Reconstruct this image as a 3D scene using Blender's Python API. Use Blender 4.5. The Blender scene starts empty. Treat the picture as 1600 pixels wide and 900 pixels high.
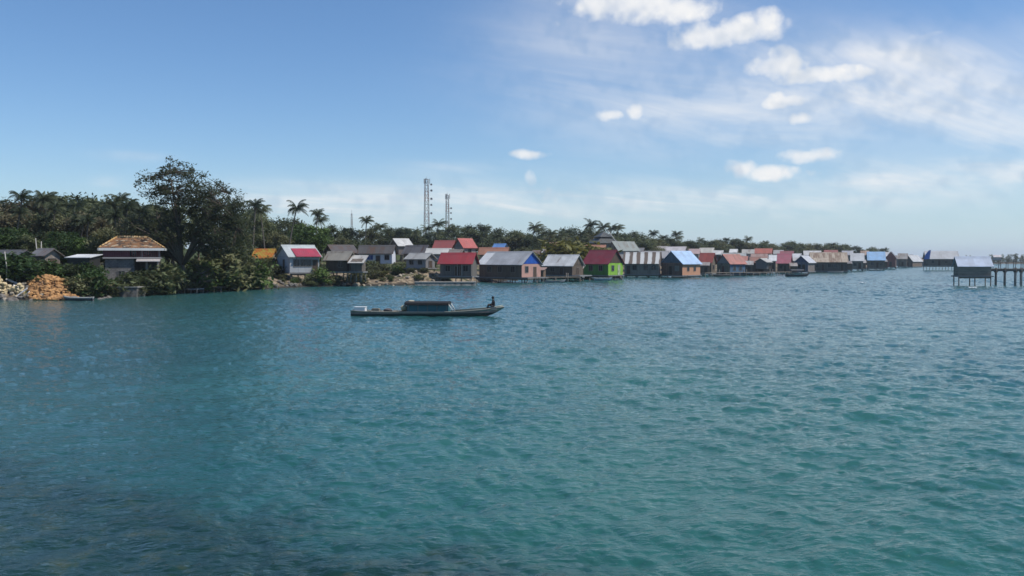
import bpy, bmesh, math, random
import numpy as np
from mathutils import Vector, Matrix

S = bpy.context.scene
COL = S.collection
rad = math.radians
FPX, CAM_H, PITCH = 1385.0, 4.2, rad(1.94)

# ---------------------------------------------------------------- camera
cd = bpy.data.cameras.new('camera')
cd.sensor_width = 36.0
cd.lens = 36.0 * FPX / 1600.0
cd.clip_start, cd.clip_end = 0.1, 60000
cam = bpy.data.objects.new('camera', cd)
COL.objects.link(cam)
cam.location = (0, 0, CAM_H)
cam.rotation_euler = (rad(90) - PITCH, 0, 0)
S.camera = cam


def P(px, py, d):
    """world point seen at photo pixel (px, py) standing at forward distance d"""
    u, v = (px - 800) / FPX, (450 - py) / FPX
    y = v * math.sin(PITCH) + math.cos(PITCH)
    z = v * math.cos(PITCH) - math.sin(PITCH)
    return Vector((u * d / y, d, CAM_H + z * d / y))


def PX(x, d):
    return x * FPX / d + 800


# ---------------------------------------------------------------- node helpers
class NT:
    def __init__(self, tree):
        self.t = tree
        self.n, self.l = tree.nodes, tree.links

    def put(self, sock, v):
        if isinstance(v, E):
            v = v.s
        if hasattr(v, 'is_output'):
            self.l.new(v, sock)
        elif v is not None:
            try:
                sock.default_value = v
            except (TypeError, ValueError):
                sock.default_value = (v[0], v[1], v[2], 1.0) if len(v) == 3 else v

    def math(self, op, *a, clamp=False):
        m = self.n.new('ShaderNodeMath'); m.operation = op; m.use_clamp = clamp
        for i, v in enumerate(a):
            self.put(m.inputs[i], v)
        return E(self, m.outputs[0])

    def vmath(self, op, *a):
        m = self.n.new('ShaderNodeVectorMath'); m.operation = op
        for i, v in enumerate(a):
            self.put(m.inputs[i], v)
        return E(self, m.outputs[0])

    def coords(self, kind='Object'):
        c = self.n.new('ShaderNodeTexCoord')
        return E(self, c.outputs[kind])

    def pos(self):
        return E(self, self.n.new('ShaderNodeNewGeometry').outputs['Position'])

    def sep(self, v):
        s = self.n.new('ShaderNodeSeparateXYZ'); self.put(s.inputs[0], v)
        return [E(self, o) for o in s.outputs]

    def comb(self, x, y, z):
        s = self.n.new('ShaderNodeCombineXYZ')
        for i, v in enumerate((x, y, z)):
            self.put(s.inputs[i], v)
        return E(self, s.outputs[0])

    def scale(self, v, s):
        return self.vmath('MULTIPLY', v, s if not isinstance(s, (int, float)) else (s, s, s))

    def noise(self, v, scale=1.0, detail=3.0, rough=0.5, dist=0.0, color=False):
        s = self.n.new('ShaderNodeTexNoise')
        self.put(s.inputs['Vector'], v); s.inputs['Scale'].default_value = scale
        s.inputs['Detail'].default_value = detail; s.inputs['Roughness'].default_value = rough
        s.inputs['Distortion'].default_value = dist
        return E(self, s.outputs['Color' if color else 'Fac'])

    def voronoi(self, v, scale, out='Distance', feature='F1'):
        s = self.n.new('ShaderNodeTexVoronoi'); s.feature = feature
        self.put(s.inputs['Vector'], v); s.inputs['Scale'].default_value = scale
        return E(self, s.outputs[out])

    def ss(self, v, a, b, lo=0.0, hi=1.0):
        m = self.n.new('ShaderNodeMapRange'); m.interpolation_type = 'SMOOTHSTEP'
        self.put(m.inputs[0], v)
        for i, q in enumerate((a, b, lo, hi)):
            m.inputs[i + 1].default_value = q
        return E(self, m.outputs[0])

    def mix(self, f, a, b, blend='MIX'):
        m = self.n.new('ShaderNodeMix'); m.data_type = 'RGBA'; m.blend_type = blend
        self.put(m.inputs[0], f); self.put(m.inputs[6], a); self.put(m.inputs[7], b)
        return E(self, m.outputs[2])

    def ramp(self, f, stops):
        r = self.n.new('ShaderNodeValToRGB'); self.put(r.inputs[0], f)
        e = r.color_ramp.elements
        while len(e) < len(stops):
            e.new(0.5)
        for q, (p, c) in zip(e, stops):
            q.position = p; q.color = (*c, 1.0)
        return E(self, r.outputs[0])

    def bump(self, h, strength=0.5, dist=0.05):
        b = self.n.new('ShaderNodeBump'); b.inputs['Strength'].default_value = strength
        b.inputs['Distance'].default_value = dist; self.put(b.inputs['Height'], h)
        return E(self, b.outputs[0])

    def objrand(self):
        return E(self, self.n.new('ShaderNodeObjectInfo').outputs['Random'])


class E:
    def __init__(self, nt, s):
        self.nt, self.s = nt, s
    def __add__(self, o): return self.nt.math('ADD', self, o)
    def __sub__(self, o): return self.nt.math('SUBTRACT', self, o)
    def __rsub__(self, o): return self.nt.math('SUBTRACT', o, self)
    def __mul__(self, o): return self.nt.math('MULTIPLY', self, o)
    def __truediv__(self, o): return self.nt.math('DIVIDE', self, o)
    __radd__ = __add__
    __rmul__ = __mul__


def material(name):
    m = bpy.data.materials.new(name); m.use_nodes = True
    nt = NT(m.node_tree); nt.n.clear()
    out = nt.n.new('ShaderNodeOutputMaterial')
    return m, nt, out


def principled(nt, out, color=None, rough=0.7, spec=0.5, metal=0.0, normal=None, ior=None):
    b = nt.n.new('ShaderNodeBsdfPrincipled')
    nt.put(b.inputs['Base Color'], color); nt.put(b.inputs['Roughness'], rough)
    nt.put(b.inputs['Specular IOR Level'], spec); nt.put(b.inputs['Metallic'], metal)
    if ior: nt.put(b.inputs['IOR'], ior)
    if normal: nt.put(b.inputs['Normal'], normal)
    if out: nt.l.new(b.outputs[0], out.inputs[0])
    return b


# ---------------------------------------------------------------- sun and sky
SUN_AZ, SUN_EL = rad(100), rad(56)          # azimuth clockwise from +Y (view direction)
sdir = Vector((math.sin(SUN_AZ) * math.cos(SUN_EL), math.cos(SUN_AZ) * math.cos(SUN_EL), math.sin(SUN_EL)))
sl = bpy.data.lights.new('sun', 'SUN'); sl.energy = 4.2; sl.angle = rad(0.53); sl.color = (1.0, 0.95, 0.87)
so = bpy.data.objects.new('sun', sl); COL.objects.link(so)
so.rotation_euler = (-sdir).to_track_quat('-Z', 'Y').to_euler()
so.location = (60, -30, 80)

W = bpy.data.worlds.new('World'); S.world = W; W.use_nodes = True
W.cycles.sampling_method = 'MANUAL'; W.cycles.sample_map_resolution = 256
nt = NT(W.node_tree); nt.n.clear()
wout = nt.n.new('ShaderNodeOutputWorld')
sky = nt.n.new('ShaderNodeTexSky'); sky.sky_type = 'NISHITA'; sky.sun_disc = False
sky.sun_elevation = SUN_EL; sky.sun_rotation = SUN_AZ
sky.air_density, sky.dust_density, sky.ozone_density = 1.0, 0.25, 1.5
D = nt.vmath('NORMALIZE', nt.coords('Generated'))
dx, dy, dz = nt.sep(D)
az = nt.math('ARCTAN2', dx, dy) * 57.2958
el = nt.math('ARCSINE', dz) * 57.2958


def azel(px, py):
    v = P(px, py, 1000.0) - Vector((0, 0, CAM_H)); v.normalize()
    return math.degrees(math.atan2(v.x, v.y)), math.degrees(math.asin(v.z))


V = nt.comb(az, el, 0.0)
KD = 57.2958 / FPX


def r2_of(px, py, rx, ry):
    """squared distance from a cloud's centre, in units of its half width and half height"""
    a0, e0 = azel(px, py)
    m = nt.n.new('ShaderNodeVectorMath'); m.operation = 'MULTIPLY_ADD'
    nt.put(m.inputs[0], V)
    m.inputs[1].default_value = (1 / (rx * KD), 1 / (ry * KD), 0.0)
    m.inputs[2].default_value = (-a0 / (rx * KD), -e0 / (ry * KD), 0.0)
    m2 = nt.n.new('ShaderNodeVectorMath'); m2.operation = 'DOT_PRODUCT'
    nt.l.new(m.outputs[0], m2.inputs[0]); nt.l.new(m.outputs[0], m2.inputs[1])
    return E(nt, m2.outputs['Value'])


fine = nt.noise(D, 40.0, 5.0, 0.52)
mid = nt.noise(D, 15.0, 3.0, 0.55)
wob = (fine - 0.5) * 5.0 + (mid - 0.5) * 3.4
CUMULUS = [(1000, 2, 120, 30, 1.0), (1065, 14, 62, 24, 1), (935, 8, 45, 18, 1), (1105, 56, 60, 23, 1), (1160, 46, 56, 22, 1), (1196, 34, 24, 20, 1), (1212, 103, 50, 25, 1), (1280, 118, 74, 15, 1),
           (1225, 157, 42, 13, 1), (1248, 186, 26, 12, 1), (950, 180, 24, 11, 1), (993, 172, 15, 15, 1),
           (828, 241, 30, 8, 1), (1200, 270, 44, 13, 1), (1160, 264, 26, 16, 1), (1262, 243, 48, 12, 1), (868, 306, 36, 17, .5), (828, 284, 10, 18, .4), (870, 42, 14, 11, .5), (1275, 269, 24, 9, .5),
           (1430, 60, 40, 10, .4)]
F1 = F2 = None
for (px, py, rx, ry, st) in CUMULUS:
    q = r2_of(px, py, rx * .84, ry * .84) if st > .6 else r2_of(px, py, rx, ry)
    if st > .6: F1 = q if F1 is None else nt.math('MINIMUM', F1, q)
    else: F2 = q if F2 is None else nt.math('MINIMUM', F2, q)
cum = nt.math('MAXIMUM', nt.ss(1.55 - F1 + wob * nt.ss(F1, 0.0, 0.6, .35, 1.0), -0.9, 2.1) * nt.ss(F1, 4.2, 1.2), nt.ss(0.7 - F2 + wob, -0.3, 1.2) * nt.ss(F2, 3.0, 1.0) * 0.45)
# streaked high cloud, laid out on a flat layer far overhead so it foreshortens towards the horizon
inv = nt.math('DIVIDE', 1.0, nt.math('MAXIMUM', dz, 0.015) + 0.09)
lx, ly = dx * inv, dy * inv
cx = lx * 0.80 + ly * 0.60
cy = ly * 0.80 - lx * 0.60
lay = nt.comb(cx * 0.5, cy * 1.25, 3.0)
streak = nt.noise(lay, 1.15, 6.0, 0.62, 0.5)
patch = nt.noise(nt.comb(lx * 0.8, ly * 0.8, 8.0), 0.9, 1.0, 0.5)


def blob(px, py, rx, ry):
    return nt.math('EXPONENT', r2_of(px, py, rx, ry) * -1.0)


veil = blob(1480, 195, 330, 85) * 1.0 + blob(1100, 130, 240, 80) * 0.75 + blob(1600, 90, 240, 50) * 0.55 + blob(960, 30, 160, 85) * 0.9 \
    + blob(1330, 122, 150, 36) * 0.7 + blob(900, 312, 420, 28) * 1.0 + blob(560, 322, 200, 20) * 1.0 + blob(1560, 275, 190, 16) * 0.75 + blob(700, 262, 80, 10) * 0.4 + blob(500, 292, 120, 8) * 0.35 + blob(200, 244, 42, 7) * 0.7 + blob(165, 284, 18, 7) * 0.35
cir = (nt.ss(streak + (patch - 0.5) * 0.5, 0.30, 0.80) * 0.80 + 0.20) * nt.math('MINIMUM', veil, 1.0) * 0.92
cl = nt.math('MAXIMUM', cum, cir)
horiz = nt.math('EXPONENT', nt.math('MAXIMUM', el, 0.0) * -0.33)
skyc = nt.mix(1.0, sky.outputs[0], (0.70, 0.93, 1.17), 'MULTIPLY')
skyc = nt.mix(horiz * 0.85, skyc, (5.7, 7.0, 8.1))
above = nt.noise(nt.vmath('ADD', D, (0.0, 0.0, 0.016)), 15.0, 3.0, 0.55)
cloudc = nt.mix(nt.ss((above - mid) * 1.0 + (fine - .5) * .25, -0.05, 0.13), (8.7, 8.7, 8.7), (6.3, 6.8, 7.5))
final = nt.mix(cl, skyc, cloudc)
bg = nt.n.new('ShaderNodeBackground'); nt.put(bg.inputs[0], final); bg.inputs[1].default_value = 0.1
nt.l.new(bg.outputs[0], wout.inputs[0])

# ---------------------------------------------------------------- render settings
S.view_settings.view_transform = 'Standard'; S.view_settings.look = 'None'
S.view_settings.exposure = 0.12; S.view_settings.gamma = 1.0; S.view_settings.use_curve_mapping = False
S.cycles.use_denoising = True
S.cycles.max_bounces = 6; S.cycles.diffuse_bounces = 3; S.cycles.glossy_bounces = 3; S.cycles.transparent_max_bounces = 8
S.cycles.caustics_reflective = False; S.cycles.caustics_refractive = False
S.cycles.filter_width = 1.6


# ---------------------------------------------------------------- tagging and mesh building
def tag(o, label=None, cat=None, group=None, kind=None):
    if label: o['label'] = label
    if cat: o['category'] = cat
    if group: o['group'] = group
    if kind: o['kind'] = kind
    return o


def empty(name, loc, rz=0.0):
    o = bpy.data.objects.new(name, None); COL.objects.link(o)
    o.location = loc; o.rotation_euler = (0, 0, rz); o.empty_display_size = 0.5
    return o


def copy_tree(o, parent=None):
    c = o.copy(); COL.objects.link(c); c.parent = parent
    for ch in list(o.children):
        copy_tree(ch, c)
    return c


class MB:
    """collects vertices and faces of one mesh"""
    def __init__(self):
        self.v, self.f, self.sm = [], [], []

    def add(self, vs, fs, smooth=False):
        n = len(self.v)
        self.v += [tuple(p) for p in vs]
        self.f += [tuple(i + n for i in f) for f in fs]
        self.sm += [smooth] * len(fs)
        return self

    def box(self, x0, x1, y0, y1, z0, z1):
        return self.add([(x0, y0, z0), (x1, y0, z0), (x1, y1, z0), (x0, y1, z0), (x0, y0, z1), (x1, y0, z1), (x1, y1, z1), (x0, y1, z1)],
                        [(0, 3, 2, 1), (4, 5, 6, 7), (0, 1, 5, 4), (1, 2, 6, 5), (2, 3, 7, 6), (3, 0, 4, 7)])

    def prism(self, poly, axis, a, b):
        """extrude a 2-D outline along an axis (0 x, 1 y, 2 z) from a to b"""
        def p3(q, t):
            return (t, q[0], q[1]) if axis == 0 else (q[0], t, q[1]) if axis == 1 else (q[0], q[1], t)
        n = len(poly)
        vs = [p3(q, a) for q in poly] + [p3(q, b) for q in poly]
        fs = [tuple(range(n))[::-1], tuple(range(n, 2 * n))] + [(i, (i + 1) % n, n + (i + 1) % n, n + i) for i in range(n)]
        return self.add(vs, fs)

    def tube(self, pts, radii, n=7, cap=True, smooth=True):
        pts = [Vector(p) for p in pts]
        if isinstance(radii, (int, float)): radii = [radii] * len(pts)
        vs, fs = [], []
        for i, p in enumerate(pts):
            t = (pts[min(i + 1, len(pts) - 1)] - pts[max(i - 1, 0)])
            t = t.normalized() if t.length > 1e-9 else Vector((0, 0, 1))
            a = t.cross(Vector((0, 1, 0)) if abs(t.y) < 0.9 else Vector((1, 0, 0))).normalized(); b = t.cross(a)
            for k in range(n):
                w = 2 * math.pi * k / n
                vs.append(p + (a * math.cos(w) + b * math.sin(w)) * radii[i])
        for i in range(len(pts) - 1):
            for k in range(n):
                fs.append((i * n + k, i * n + (k + 1) % n, (i + 1) * n + (k + 1) % n, (i + 1) * n + k))
        self.add(vs, fs, smooth)
        if cap:
            m = len(self.v) - len(vs)
            self.f += [tuple(m + k for k in range(n))[::-1], tuple(m + (len(pts) - 1) * n + k for k in range(n))]; self.sm += [False] * 2
        return self

    def rock(self, c, r, rng, sq=(1, 1, .7)):
        bm = bmesh.new(); bmesh.ops.create_icosphere(bm, subdivisions=2, radius=1.0)
        ks = [(Vector((rng.gauss(0, 1), rng.gauss(0, 1), rng.gauss(0, 1))).normalized(), rng.uniform(.55, .9)) for _ in range(9)]
        rot = Matrix.Rotation(rng.uniform(0, 6.28), 3, 'Z')
        vs = []
        for v in bm.verts:
            p = v.co.copy()
            for nrm, dd in ks:
                e = p.dot(nrm) - dd
                if e > 0: p -= nrm * e * .85
            p = Vector((p.x * sq[0], p.y * sq[1], p.z * sq[2])) * r
            vs.append(Vector(c) + rot @ p)
        fs = [tuple(v.index for v in f.verts) for f in bm.faces]
        bm.free()
        return self.add(vs, fs, False)

    def mesh(self, name, mat):
        me = bpy.data.meshes.new(name)
        me.from_pydata(self.v, [], self.f)
        me.polygons.foreach_set('use_smooth', self.sm)
        for q in (mat if isinstance(mat, (list, tuple)) else [mat]): me.materials.append(q)
        me.update()
        return me

    def build(self, name, mat, parent=None, loc=(0, 0, 0), rz=0.0):
        o = bpy.data.objects.new(name, self.mesh(name, mat)); COL.objects.link(o)
        o.parent = parent; o.location = loc; o.rotation_euler = (0, 0, rz)
        return o
# ---------------------------------------------------------------- the sea
def ocean_tile(n, size, seed, wind, lp, rms_slope, chop_max=None):
    r = np.random.default_rng(seed)
    k1 = 2 * np.pi * np.fft.fftfreq(n, size / n)
    kx, ky = np.meshgrid(k1, k1, indexing='ij')
    k = np.hypot(kx, ky); k[0, 0] = 1.0
    kp = 2 * np.pi / lp
    c = (kx * math.sin(wind) + ky * math.cos(wind)) / k
    spread = 0.05 + 0.95 * c ** 4
    s = np.exp(-1.25 * (kp / k) ** 2) * k ** -3.55 * spread * np.exp(-(k / 40.0) ** 2)
    s[0, 0] = 0
    h = np.sqrt(s) * (r.normal(size=(n, n)) + 1j * r.normal(size=(n, n)))
    z = np.real(np.fft.ifft2(h)); gx = np.real(np.fft.ifft2(1j * kx * h)); gy = np.real(np.fft.ifft2(1j * ky * h))
    f = rms_slope / math.sqrt((gx ** 2 + gy ** 2).mean())
    dxx = np.real(np.fft.ifft2(-1j * kx / k * h)); dyy = np.real(np.fft.ifft2(-1j * ky / k * h))
    return [a * f for a in (z, dxx, dyy)]


def sample(tile, size, x, y):
    n = tile[0].shape[0]
    u, v = x / size * n, y / size * n
    i, j = np.floor(u).astype(int), np.floor(v).astype(int)
    a, b = u - i, v - j
    i0, j0, i1, j1 = i % n, j % n, (i + 1) % n, (j + 1) % n
    return [q[i0, j0] * (1 - a) * (1 - b) + q[i1, j0] * a * (1 - b) + q[i0, j1] * (1 - a) * b + q[i1, j1] * a * b for q in tile]


def make_sea():
    rows = [2.0]
    while rows[-1] < 6000:
        d = rows[-1]
        if d < 9: st = 0.12
        elif d < 230: st = min(max(0.035, d * d / (CAM_H * 886) * 0.6), 0.22 + d * 0.0016)
        else: st = 0.59 * (d / 230) ** 2.2
        rows.append(d + st)
    rows = np.array(rows)
    dense = np.linspace(rad(-36), rad(36), 1050)
    side = np.linspace(rad(36), rad(324), 140)[1:-1]
    ang = np.concatenate([dense, side])
    nr, nc = len(rows), len(ang)
    A, R = np.meshgrid(ang, rows)
    X, Y = R * np.sin(A), R * np.cos(A)
    t1 = ocean_tile(1024, 53.0, 3, rad(-16), 4.6, 1.0)
    t2 = ocean_tile(1024, 37.0, 8, rad(24), 1.9, 1.0)
    gust = ocean_tile(256, 420.0, 5, rad(70), 60.0, 1.0)
    g = sample([gust[0] / gust[0].std()], 420.0, X, Y)[0]
    c, s = math.cos(0.6), math.sin(0.6)
    a1 = sample(t1, 53.0, X, Y)
    b1 = sample(t2, 37.0, X * c - Y * s, X * s + Y * c)
    t3 = ocean_tile(256, 61.0, 12, rad(-30), 7.5, 1.0)
    c1 = sample(t3, 61.0, X, Y)
    # calmer in the lee of the left bank, livelier in the open on the right
    lee = 1 / (1 + np.exp(-(X + 0.16 * Y + 2.0) / 7.0))
    amp = (0.78 + 0.32 * lee) * np.clip(1 + 0.14 * g, 0.5, 1.6)
    amp *= (1 + 0.35 * np.clip((R - 25) / 90, 0, 1)) / (1 + (R / 700.0) ** 2)
    wa, wb = 0.10 * amp * (0.5 + 0.5 * lee), 0.10 * amp + 0.05 * amp * lee
    wc = 0.03 * amp * (0.35 + 0.65 * lee)
    Z = a1[0] * wa + b1[0] * wb + c1[0] * wc
    X2 = X + 1.0 * (a1[1] * wa + (b1[1] * c + b1[2] * s) * wb + c1[1] * wc)
    Y2 = Y + 1.0 * (a1[2] * wa + (-b1[1] * s + b1[2] * c) * wb + c1[2] * wc)
    co = np.stack([X2, Y2, Z], -1).reshape(-1, 3)
    co = np.concatenate([co, [[0, 0, 0]]])
    i = np.arange(nr - 1)[:, None] * nc
    j = np.arange(nc)[None, :]; j2 = (j + 1) % nc
    q = np.stack([i + j, i + j2, i + nc + j2, i + nc + j], -1).reshape(-1, 4)[:, ::-1]
    tri = np.stack([np.full(nc, nr * nc), np.arange(nc), (np.arange(nc) + 1) % nc], -1)[:, ::-1]
    nq, ntr = len(q), len(tri)
    me = bpy.data.meshes.new('sea_water')
    me.vertices.add(len(co)); me.vertices.foreach_set('co', co.astype(np.float32).ravel())
    me.loops.add(nq * 4 + ntr * 3)
    me.loops.foreach_set('vertex_index', np.concatenate([q.ravel(), tri.ravel()]).astype(np.int32))
    me.polygons.add(nq + ntr)
    me.polygons.foreach_set('loop_start', np.concatenate([np.arange(nq) * 4, nq * 4 + np.arange(ntr) * 3]).astype(np.int32))
    me.polygons.foreach_set('use_smooth', np.ones(nq + ntr, bool))
    me.update(calc_edges=True); me.validate()
    m, nt, out = material('sea_water')
    p = nt.pos(); x, y, z = nt.sep(p)
    flat = nt.comb(x, y, 0.0)
    n1 = nt.noise(flat, 0.045, 4.0, 0.55)
    deep = nt.mix(nt.ss(n1, 0.35, 0.65), (0.014, 0.082, 0.074), (0.028, 0.118, 0.099))
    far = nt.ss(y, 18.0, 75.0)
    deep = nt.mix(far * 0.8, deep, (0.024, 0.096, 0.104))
    # shallow reef at the lower left: weed and coral showing through
    nr_ = nt.noise(flat, 0.55, 5.0, 0.6, 0.6)
    dark = nt.ss((x + 4.5) * -0.12 + (24.0 - y) * 0.05 + (nt.noise(flat, 0.16, 3.0, .5) - 0.5) * 1.6, -0.1, 0.9)
    deep = nt.mix(dark * 0.42, deep, (0.009, 0.040, 0.050))
    reef = nt.ss((x + 1.2) * -0.15 + (14.2 - y) * 0.24 + (nr_ - 0.5) * 1.6, 0.0, 0.8)
    coral = nt.ramp(nt.noise(flat, 1.7, 5.0, 0.65), [(0.3, (0.004, 0.020, 0.020)), (0.54, (0.010, 0.032, 0.025)), (0.72, (0.050, 0.060, 0.028))])
    cshallow = nt.mix(reef * 0.9, deep, coral)
    rim = nt.ss(x + (y - 60) * 0.25, -14.0, -38.0)      # the bank's mud shelf
    cshallow = nt.mix(rim * 0.45, cshallow, (0.055, 0.12, 0.10))
    rip = nt.noise(nt.comb(x * 0.7 + y * 0.1, y * 1.3, z), 5.5, 4.0, 0.62) + nt.noise(nt.comb(x * 0.8, y * 1.3 - x * 0.2, z), 2.2, 3.0, 0.5) * 1.8
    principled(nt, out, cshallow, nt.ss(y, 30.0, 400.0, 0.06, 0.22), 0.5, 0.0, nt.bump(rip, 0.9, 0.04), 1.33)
    me.materials.append(m)
    o = bpy.data.objects.new('sea', me); COL.objects.link(o)
    return tag(o, 'choppy blue green sea filling the lower half of the view', 'sea', kind='structure')


make_sea()
# ---------------------------------------------------------------- materials
MATS = {}


def cached(fn):
    def w(*a):
        k = (fn.__name__,) + a
        if k not in MATS: MATS[k] = fn(*a)
        return MATS[k]
    return w


@cached
def sheet_roof(c, rust=0.25, rough=0.5, sheet=0.85):
    """corrugated sheet: each sheet a little different, rust running down the slope"""
    m, nt, out = material('corrugated_sheet')
    p = nt.coords(); x, y, z = nt.sep(p); r = nt.objrand() * 40.0
    idx = nt.math('FLOOR', x / sheet)
    wn = nt.n.new('ShaderNodeTexWhiteNoise'); wn.noise_dimensions = '2D'
    nt.put(wn.inputs['Vector'], nt.comb(idx, nt.math('FLOOR', y / 1.7) + r, 0.0))
    tone = E(nt, wn.outputs['Value'])
    st = nt.noise(nt.comb(x * 2.2 + r, y * 0.35, z * 0.35), 1.6, 5.0, 0.6)
    rustm = nt.ss(st + tone * 0.22, 0.80 - rust * 0.55, 1.02 - rust * 0.45) if rust > 0 else 0.0
    base = nt.mix(tone * 0.55, c, tuple(q * 0.62 for q in c))
    base = nt.mix(nt.ss(nt.noise(nt.comb(x + r, y, z), 0.7, 5.0, .65), .35, .70) * 0.6, base, tuple(q * 0.5 + 0.045 for q in c))
    base = nt.mix(nt.ss(nt.noise(nt.comb(x * 3.0 + r, y * .4, z * .4), 1.3, 4.0, .6), .55, .75) * 0.45, base, tuple(q * 0.55 + .02 for q in c))
    col = nt.mix(rustm, base, (0.13, 0.066, 0.036)) if rust > 0 else base
    wv = nt.math('SINE', x * 41.0)
    principled(nt, out, col, rough, 0.4, 0.0, nt.bump(wv + tone * 0.5, 0.6, 0.02))
    return m


@cached
def striped_roof():
    m, nt, out = material('patched_sheet_roof')
    p = nt.coords(); x, y, z = nt.sep(p)
    w = nt.math('FRACT', x * 0.62 + 0.1 + nt.noise(p, 0.5, 2.0) * 0.25)
    st = nt.noise(nt.comb(x * 1.5, y * .3, z * .3), 2.0, 4.0)
    f = nt.ss(w + (st - .5) * .3, 0.48, 0.56)
    col = nt.mix(f, (0.55, 0.55, 0.53), (0.10, 0.072, 0.056))
    principled(nt, out, col, 0.55, 0.4, 0.0, nt.bump(nt.math('SINE', x * 41.0), 0.6, 0.02))
    return m


@cached
def tile_roof(c1, c2):
    m, nt, out = material('clay_tiles')
    p = nt.coords(); x, y, z = nt.sep(p)
    n = nt.noise(p, 0.8, 4.0, 0.6); n2 = nt.voronoi(nt.comb(x * 2.2, y * 2.2, z * 3.0), 1.0, 'Color')
    g = nt.sep(n2)[0]
    col = nt.mix(nt.ss(n + g * 0.35 - .17, 0.42, 0.6), c1, c2)
    principled(nt, out, col, 0.8, 0.3, 0.0, nt.bump(nt.math('SINE', x * 24.0) + nt.math('SINE', z * 34.0), 0.7, 0.04))
    return m


@cached
def patchy_tiles():
    """orange clay tiles, laid in places with pale and dark replacement rows"""
    m, nt, out = material('patchy_tiles')
    p = nt.coords(); x, y, z = nt.sep(p)
    q = nt.comb(x * 1.5 + z * 1.2, y * 1.3, z * 3.0)
    a = nt.noise(q, 1.1, 4.0, .7, .6); b = nt.noise(nt.comb(x * 1.1 - z * 1.6, y, z * 3.5), 1.6, 3.0, .6)
    col = nt.mix(nt.ss(a, .42, .52), (.060, .042, .032), (.19, .098, .048))
    col = nt.mix(nt.ss(b, .58, .64), col, (.34, .28, .20))
    principled(nt, out, col, .85, .2, 0.0, nt.bump(a + b, .6, .06))
    return m


@cached
def boards(c, vertical=True, wear=0.8):
    m, nt, out = material('weathered_boards')
    if max(c) < .22: c = tuple(min(.26, q * 1.75 + .01) * k for q, k in zip(c, (1.18, 1.0, .84) if max(c) - min(c) < .03 else (1, 1, 1)))
    p = nt.coords(); x, y, z = nt.sep(p); r = nt.objrand() * 60.0
    t = (x + y) if vertical else z
    o = z if vertical else (x + y)
    fr = nt.math('FRACT', t * 5.5)
    wn = nt.n.new('ShaderNodeTexWhiteNoise'); wn.noise_dimensions = '2D'
    nt.put(wn.inputs['Vector'], nt.comb(nt.math('FLOOR', t * 5.5), r, 0.0))
    tone = E(nt, wn.outputs['Value'])
    gr = nt.noise(nt.comb(t * 9.0, o * 0.9, r), 1.0, 4.0, .6)
    dirt = nt.noise(nt.comb(x + r, y, z), 0.9, 4.0)
    col = nt.mix(tone * 0.6, c, tuple(q * 0.55 for q in c))
    col = nt.mix(nt.ss(gr, .45, .75) * wear, col, tuple(q * .45 + .02 for q in c))
    col = nt.mix(nt.ss(dirt, .52, .8) * wear, col, (0.05, 0.042, 0.035))
    gap = nt.ss(fr, 0.0, 0.10) * nt.ss(fr, 1.0, 0.90)
    col = nt.mix(gap, tuple(q * .3 for q in c), col)
    principled(nt, out, col, 0.85, 0.25, 0.0, nt.bump(gap, 0.5, 0.015))
    return m


@cached
def plaster(c, wear=0.4):
    m, nt, out = material('painted_plaster')
    p = nt.coords(); x, y, z = nt.sep(p); r = nt.objrand() * 60.0
    n = nt.noise(nt.comb(x + r, y, z * .6), 0.8, 6.0, .6)
    dr = nt.noise(nt.comb(x * 2.5 + r, y * 2.5, z * .4), 1.4, 4.0)
    col = nt.mix(nt.ss(n, .45, .75) * wear, c, tuple(q * .55 + .01 for q in c))
    col = nt.mix(nt.ss(dr, .56, .8) * wear, col, (0.09, 0.08, 0.065))
    principled(nt, out, col, 0.85, 0.25, 0.0, nt.bump(n, 0.3, 0.03))
    return m


@cached
def block_wall(c):
    m, nt, out = material('concrete_blocks')
    p = nt.coords(); x, y, z = nt.sep(p)
    b = nt.n.new('ShaderNodeTexBrick'); nt.put(b.inputs['Vector'], nt.comb(x + y, z, 0.0))
    b.inputs['Scale'].default_value = 1.0
    b.inputs['Brick Width'].default_value = 0.42; b.inputs['Row Height'].default_value = 0.21; b.inputs['Mortar Size'].default_value = 0.018
    nt.put(b.inputs['Color1'], c); nt.put(b.inputs['Color2'], tuple(q * .7 for q in c)); nt.put(b.inputs['Mortar'], tuple(q * .45 for q in c))
    n = nt.noise(p, 0.9, 5.0, .6)
    col = nt.mix(nt.ss(n, .45, .75) * .6, E(nt, b.outputs[0]), (0.06, 0.055, 0.045))
    principled(nt, out, col, 0.9, 0.2, 0.0, nt.bump(E(nt, b.outputs['Fac']), -0.4, 0.02))
    return m


@cached
def stone(c1, c2, scale=1.0):
    m, nt, out = material('stone')
    p = nt.coords(); r = nt.objrand() * 30.0
    x, y, z = nt.sep(p); q = nt.comb(x + r, y, z)
    n = nt.noise(q, 1.6 * scale, 6.0, .62); v = nt.voronoi(q, 2.2 * scale)
    col = nt.mix(nt.ss(n, .3, .7), c1, c2)
    col = nt.mix(nt.ss(v, .35, .1) * .3, col, tuple(k * .4 for k in c1))
    principled(nt, out, col, 0.9, 0.2, 0.0, nt.bump(n + v * .5, 0.8, 0.08))
    return m


@cached
def wood(c):
    m, nt, out = material('grey_timber')
    p = nt.coords(); x, y, z = nt.sep(p); r = nt.objrand() * 30.0
    n = nt.noise(nt.comb(x * 5 + r, y * 5, z * 1.0), 1.2, 4.0)
    col = nt.mix(n, tuple(k * .5 for k in c), tuple(k * 1.25 for k in c))
    principled(nt, out, col, 0.85, 0.2)
    return m


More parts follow.
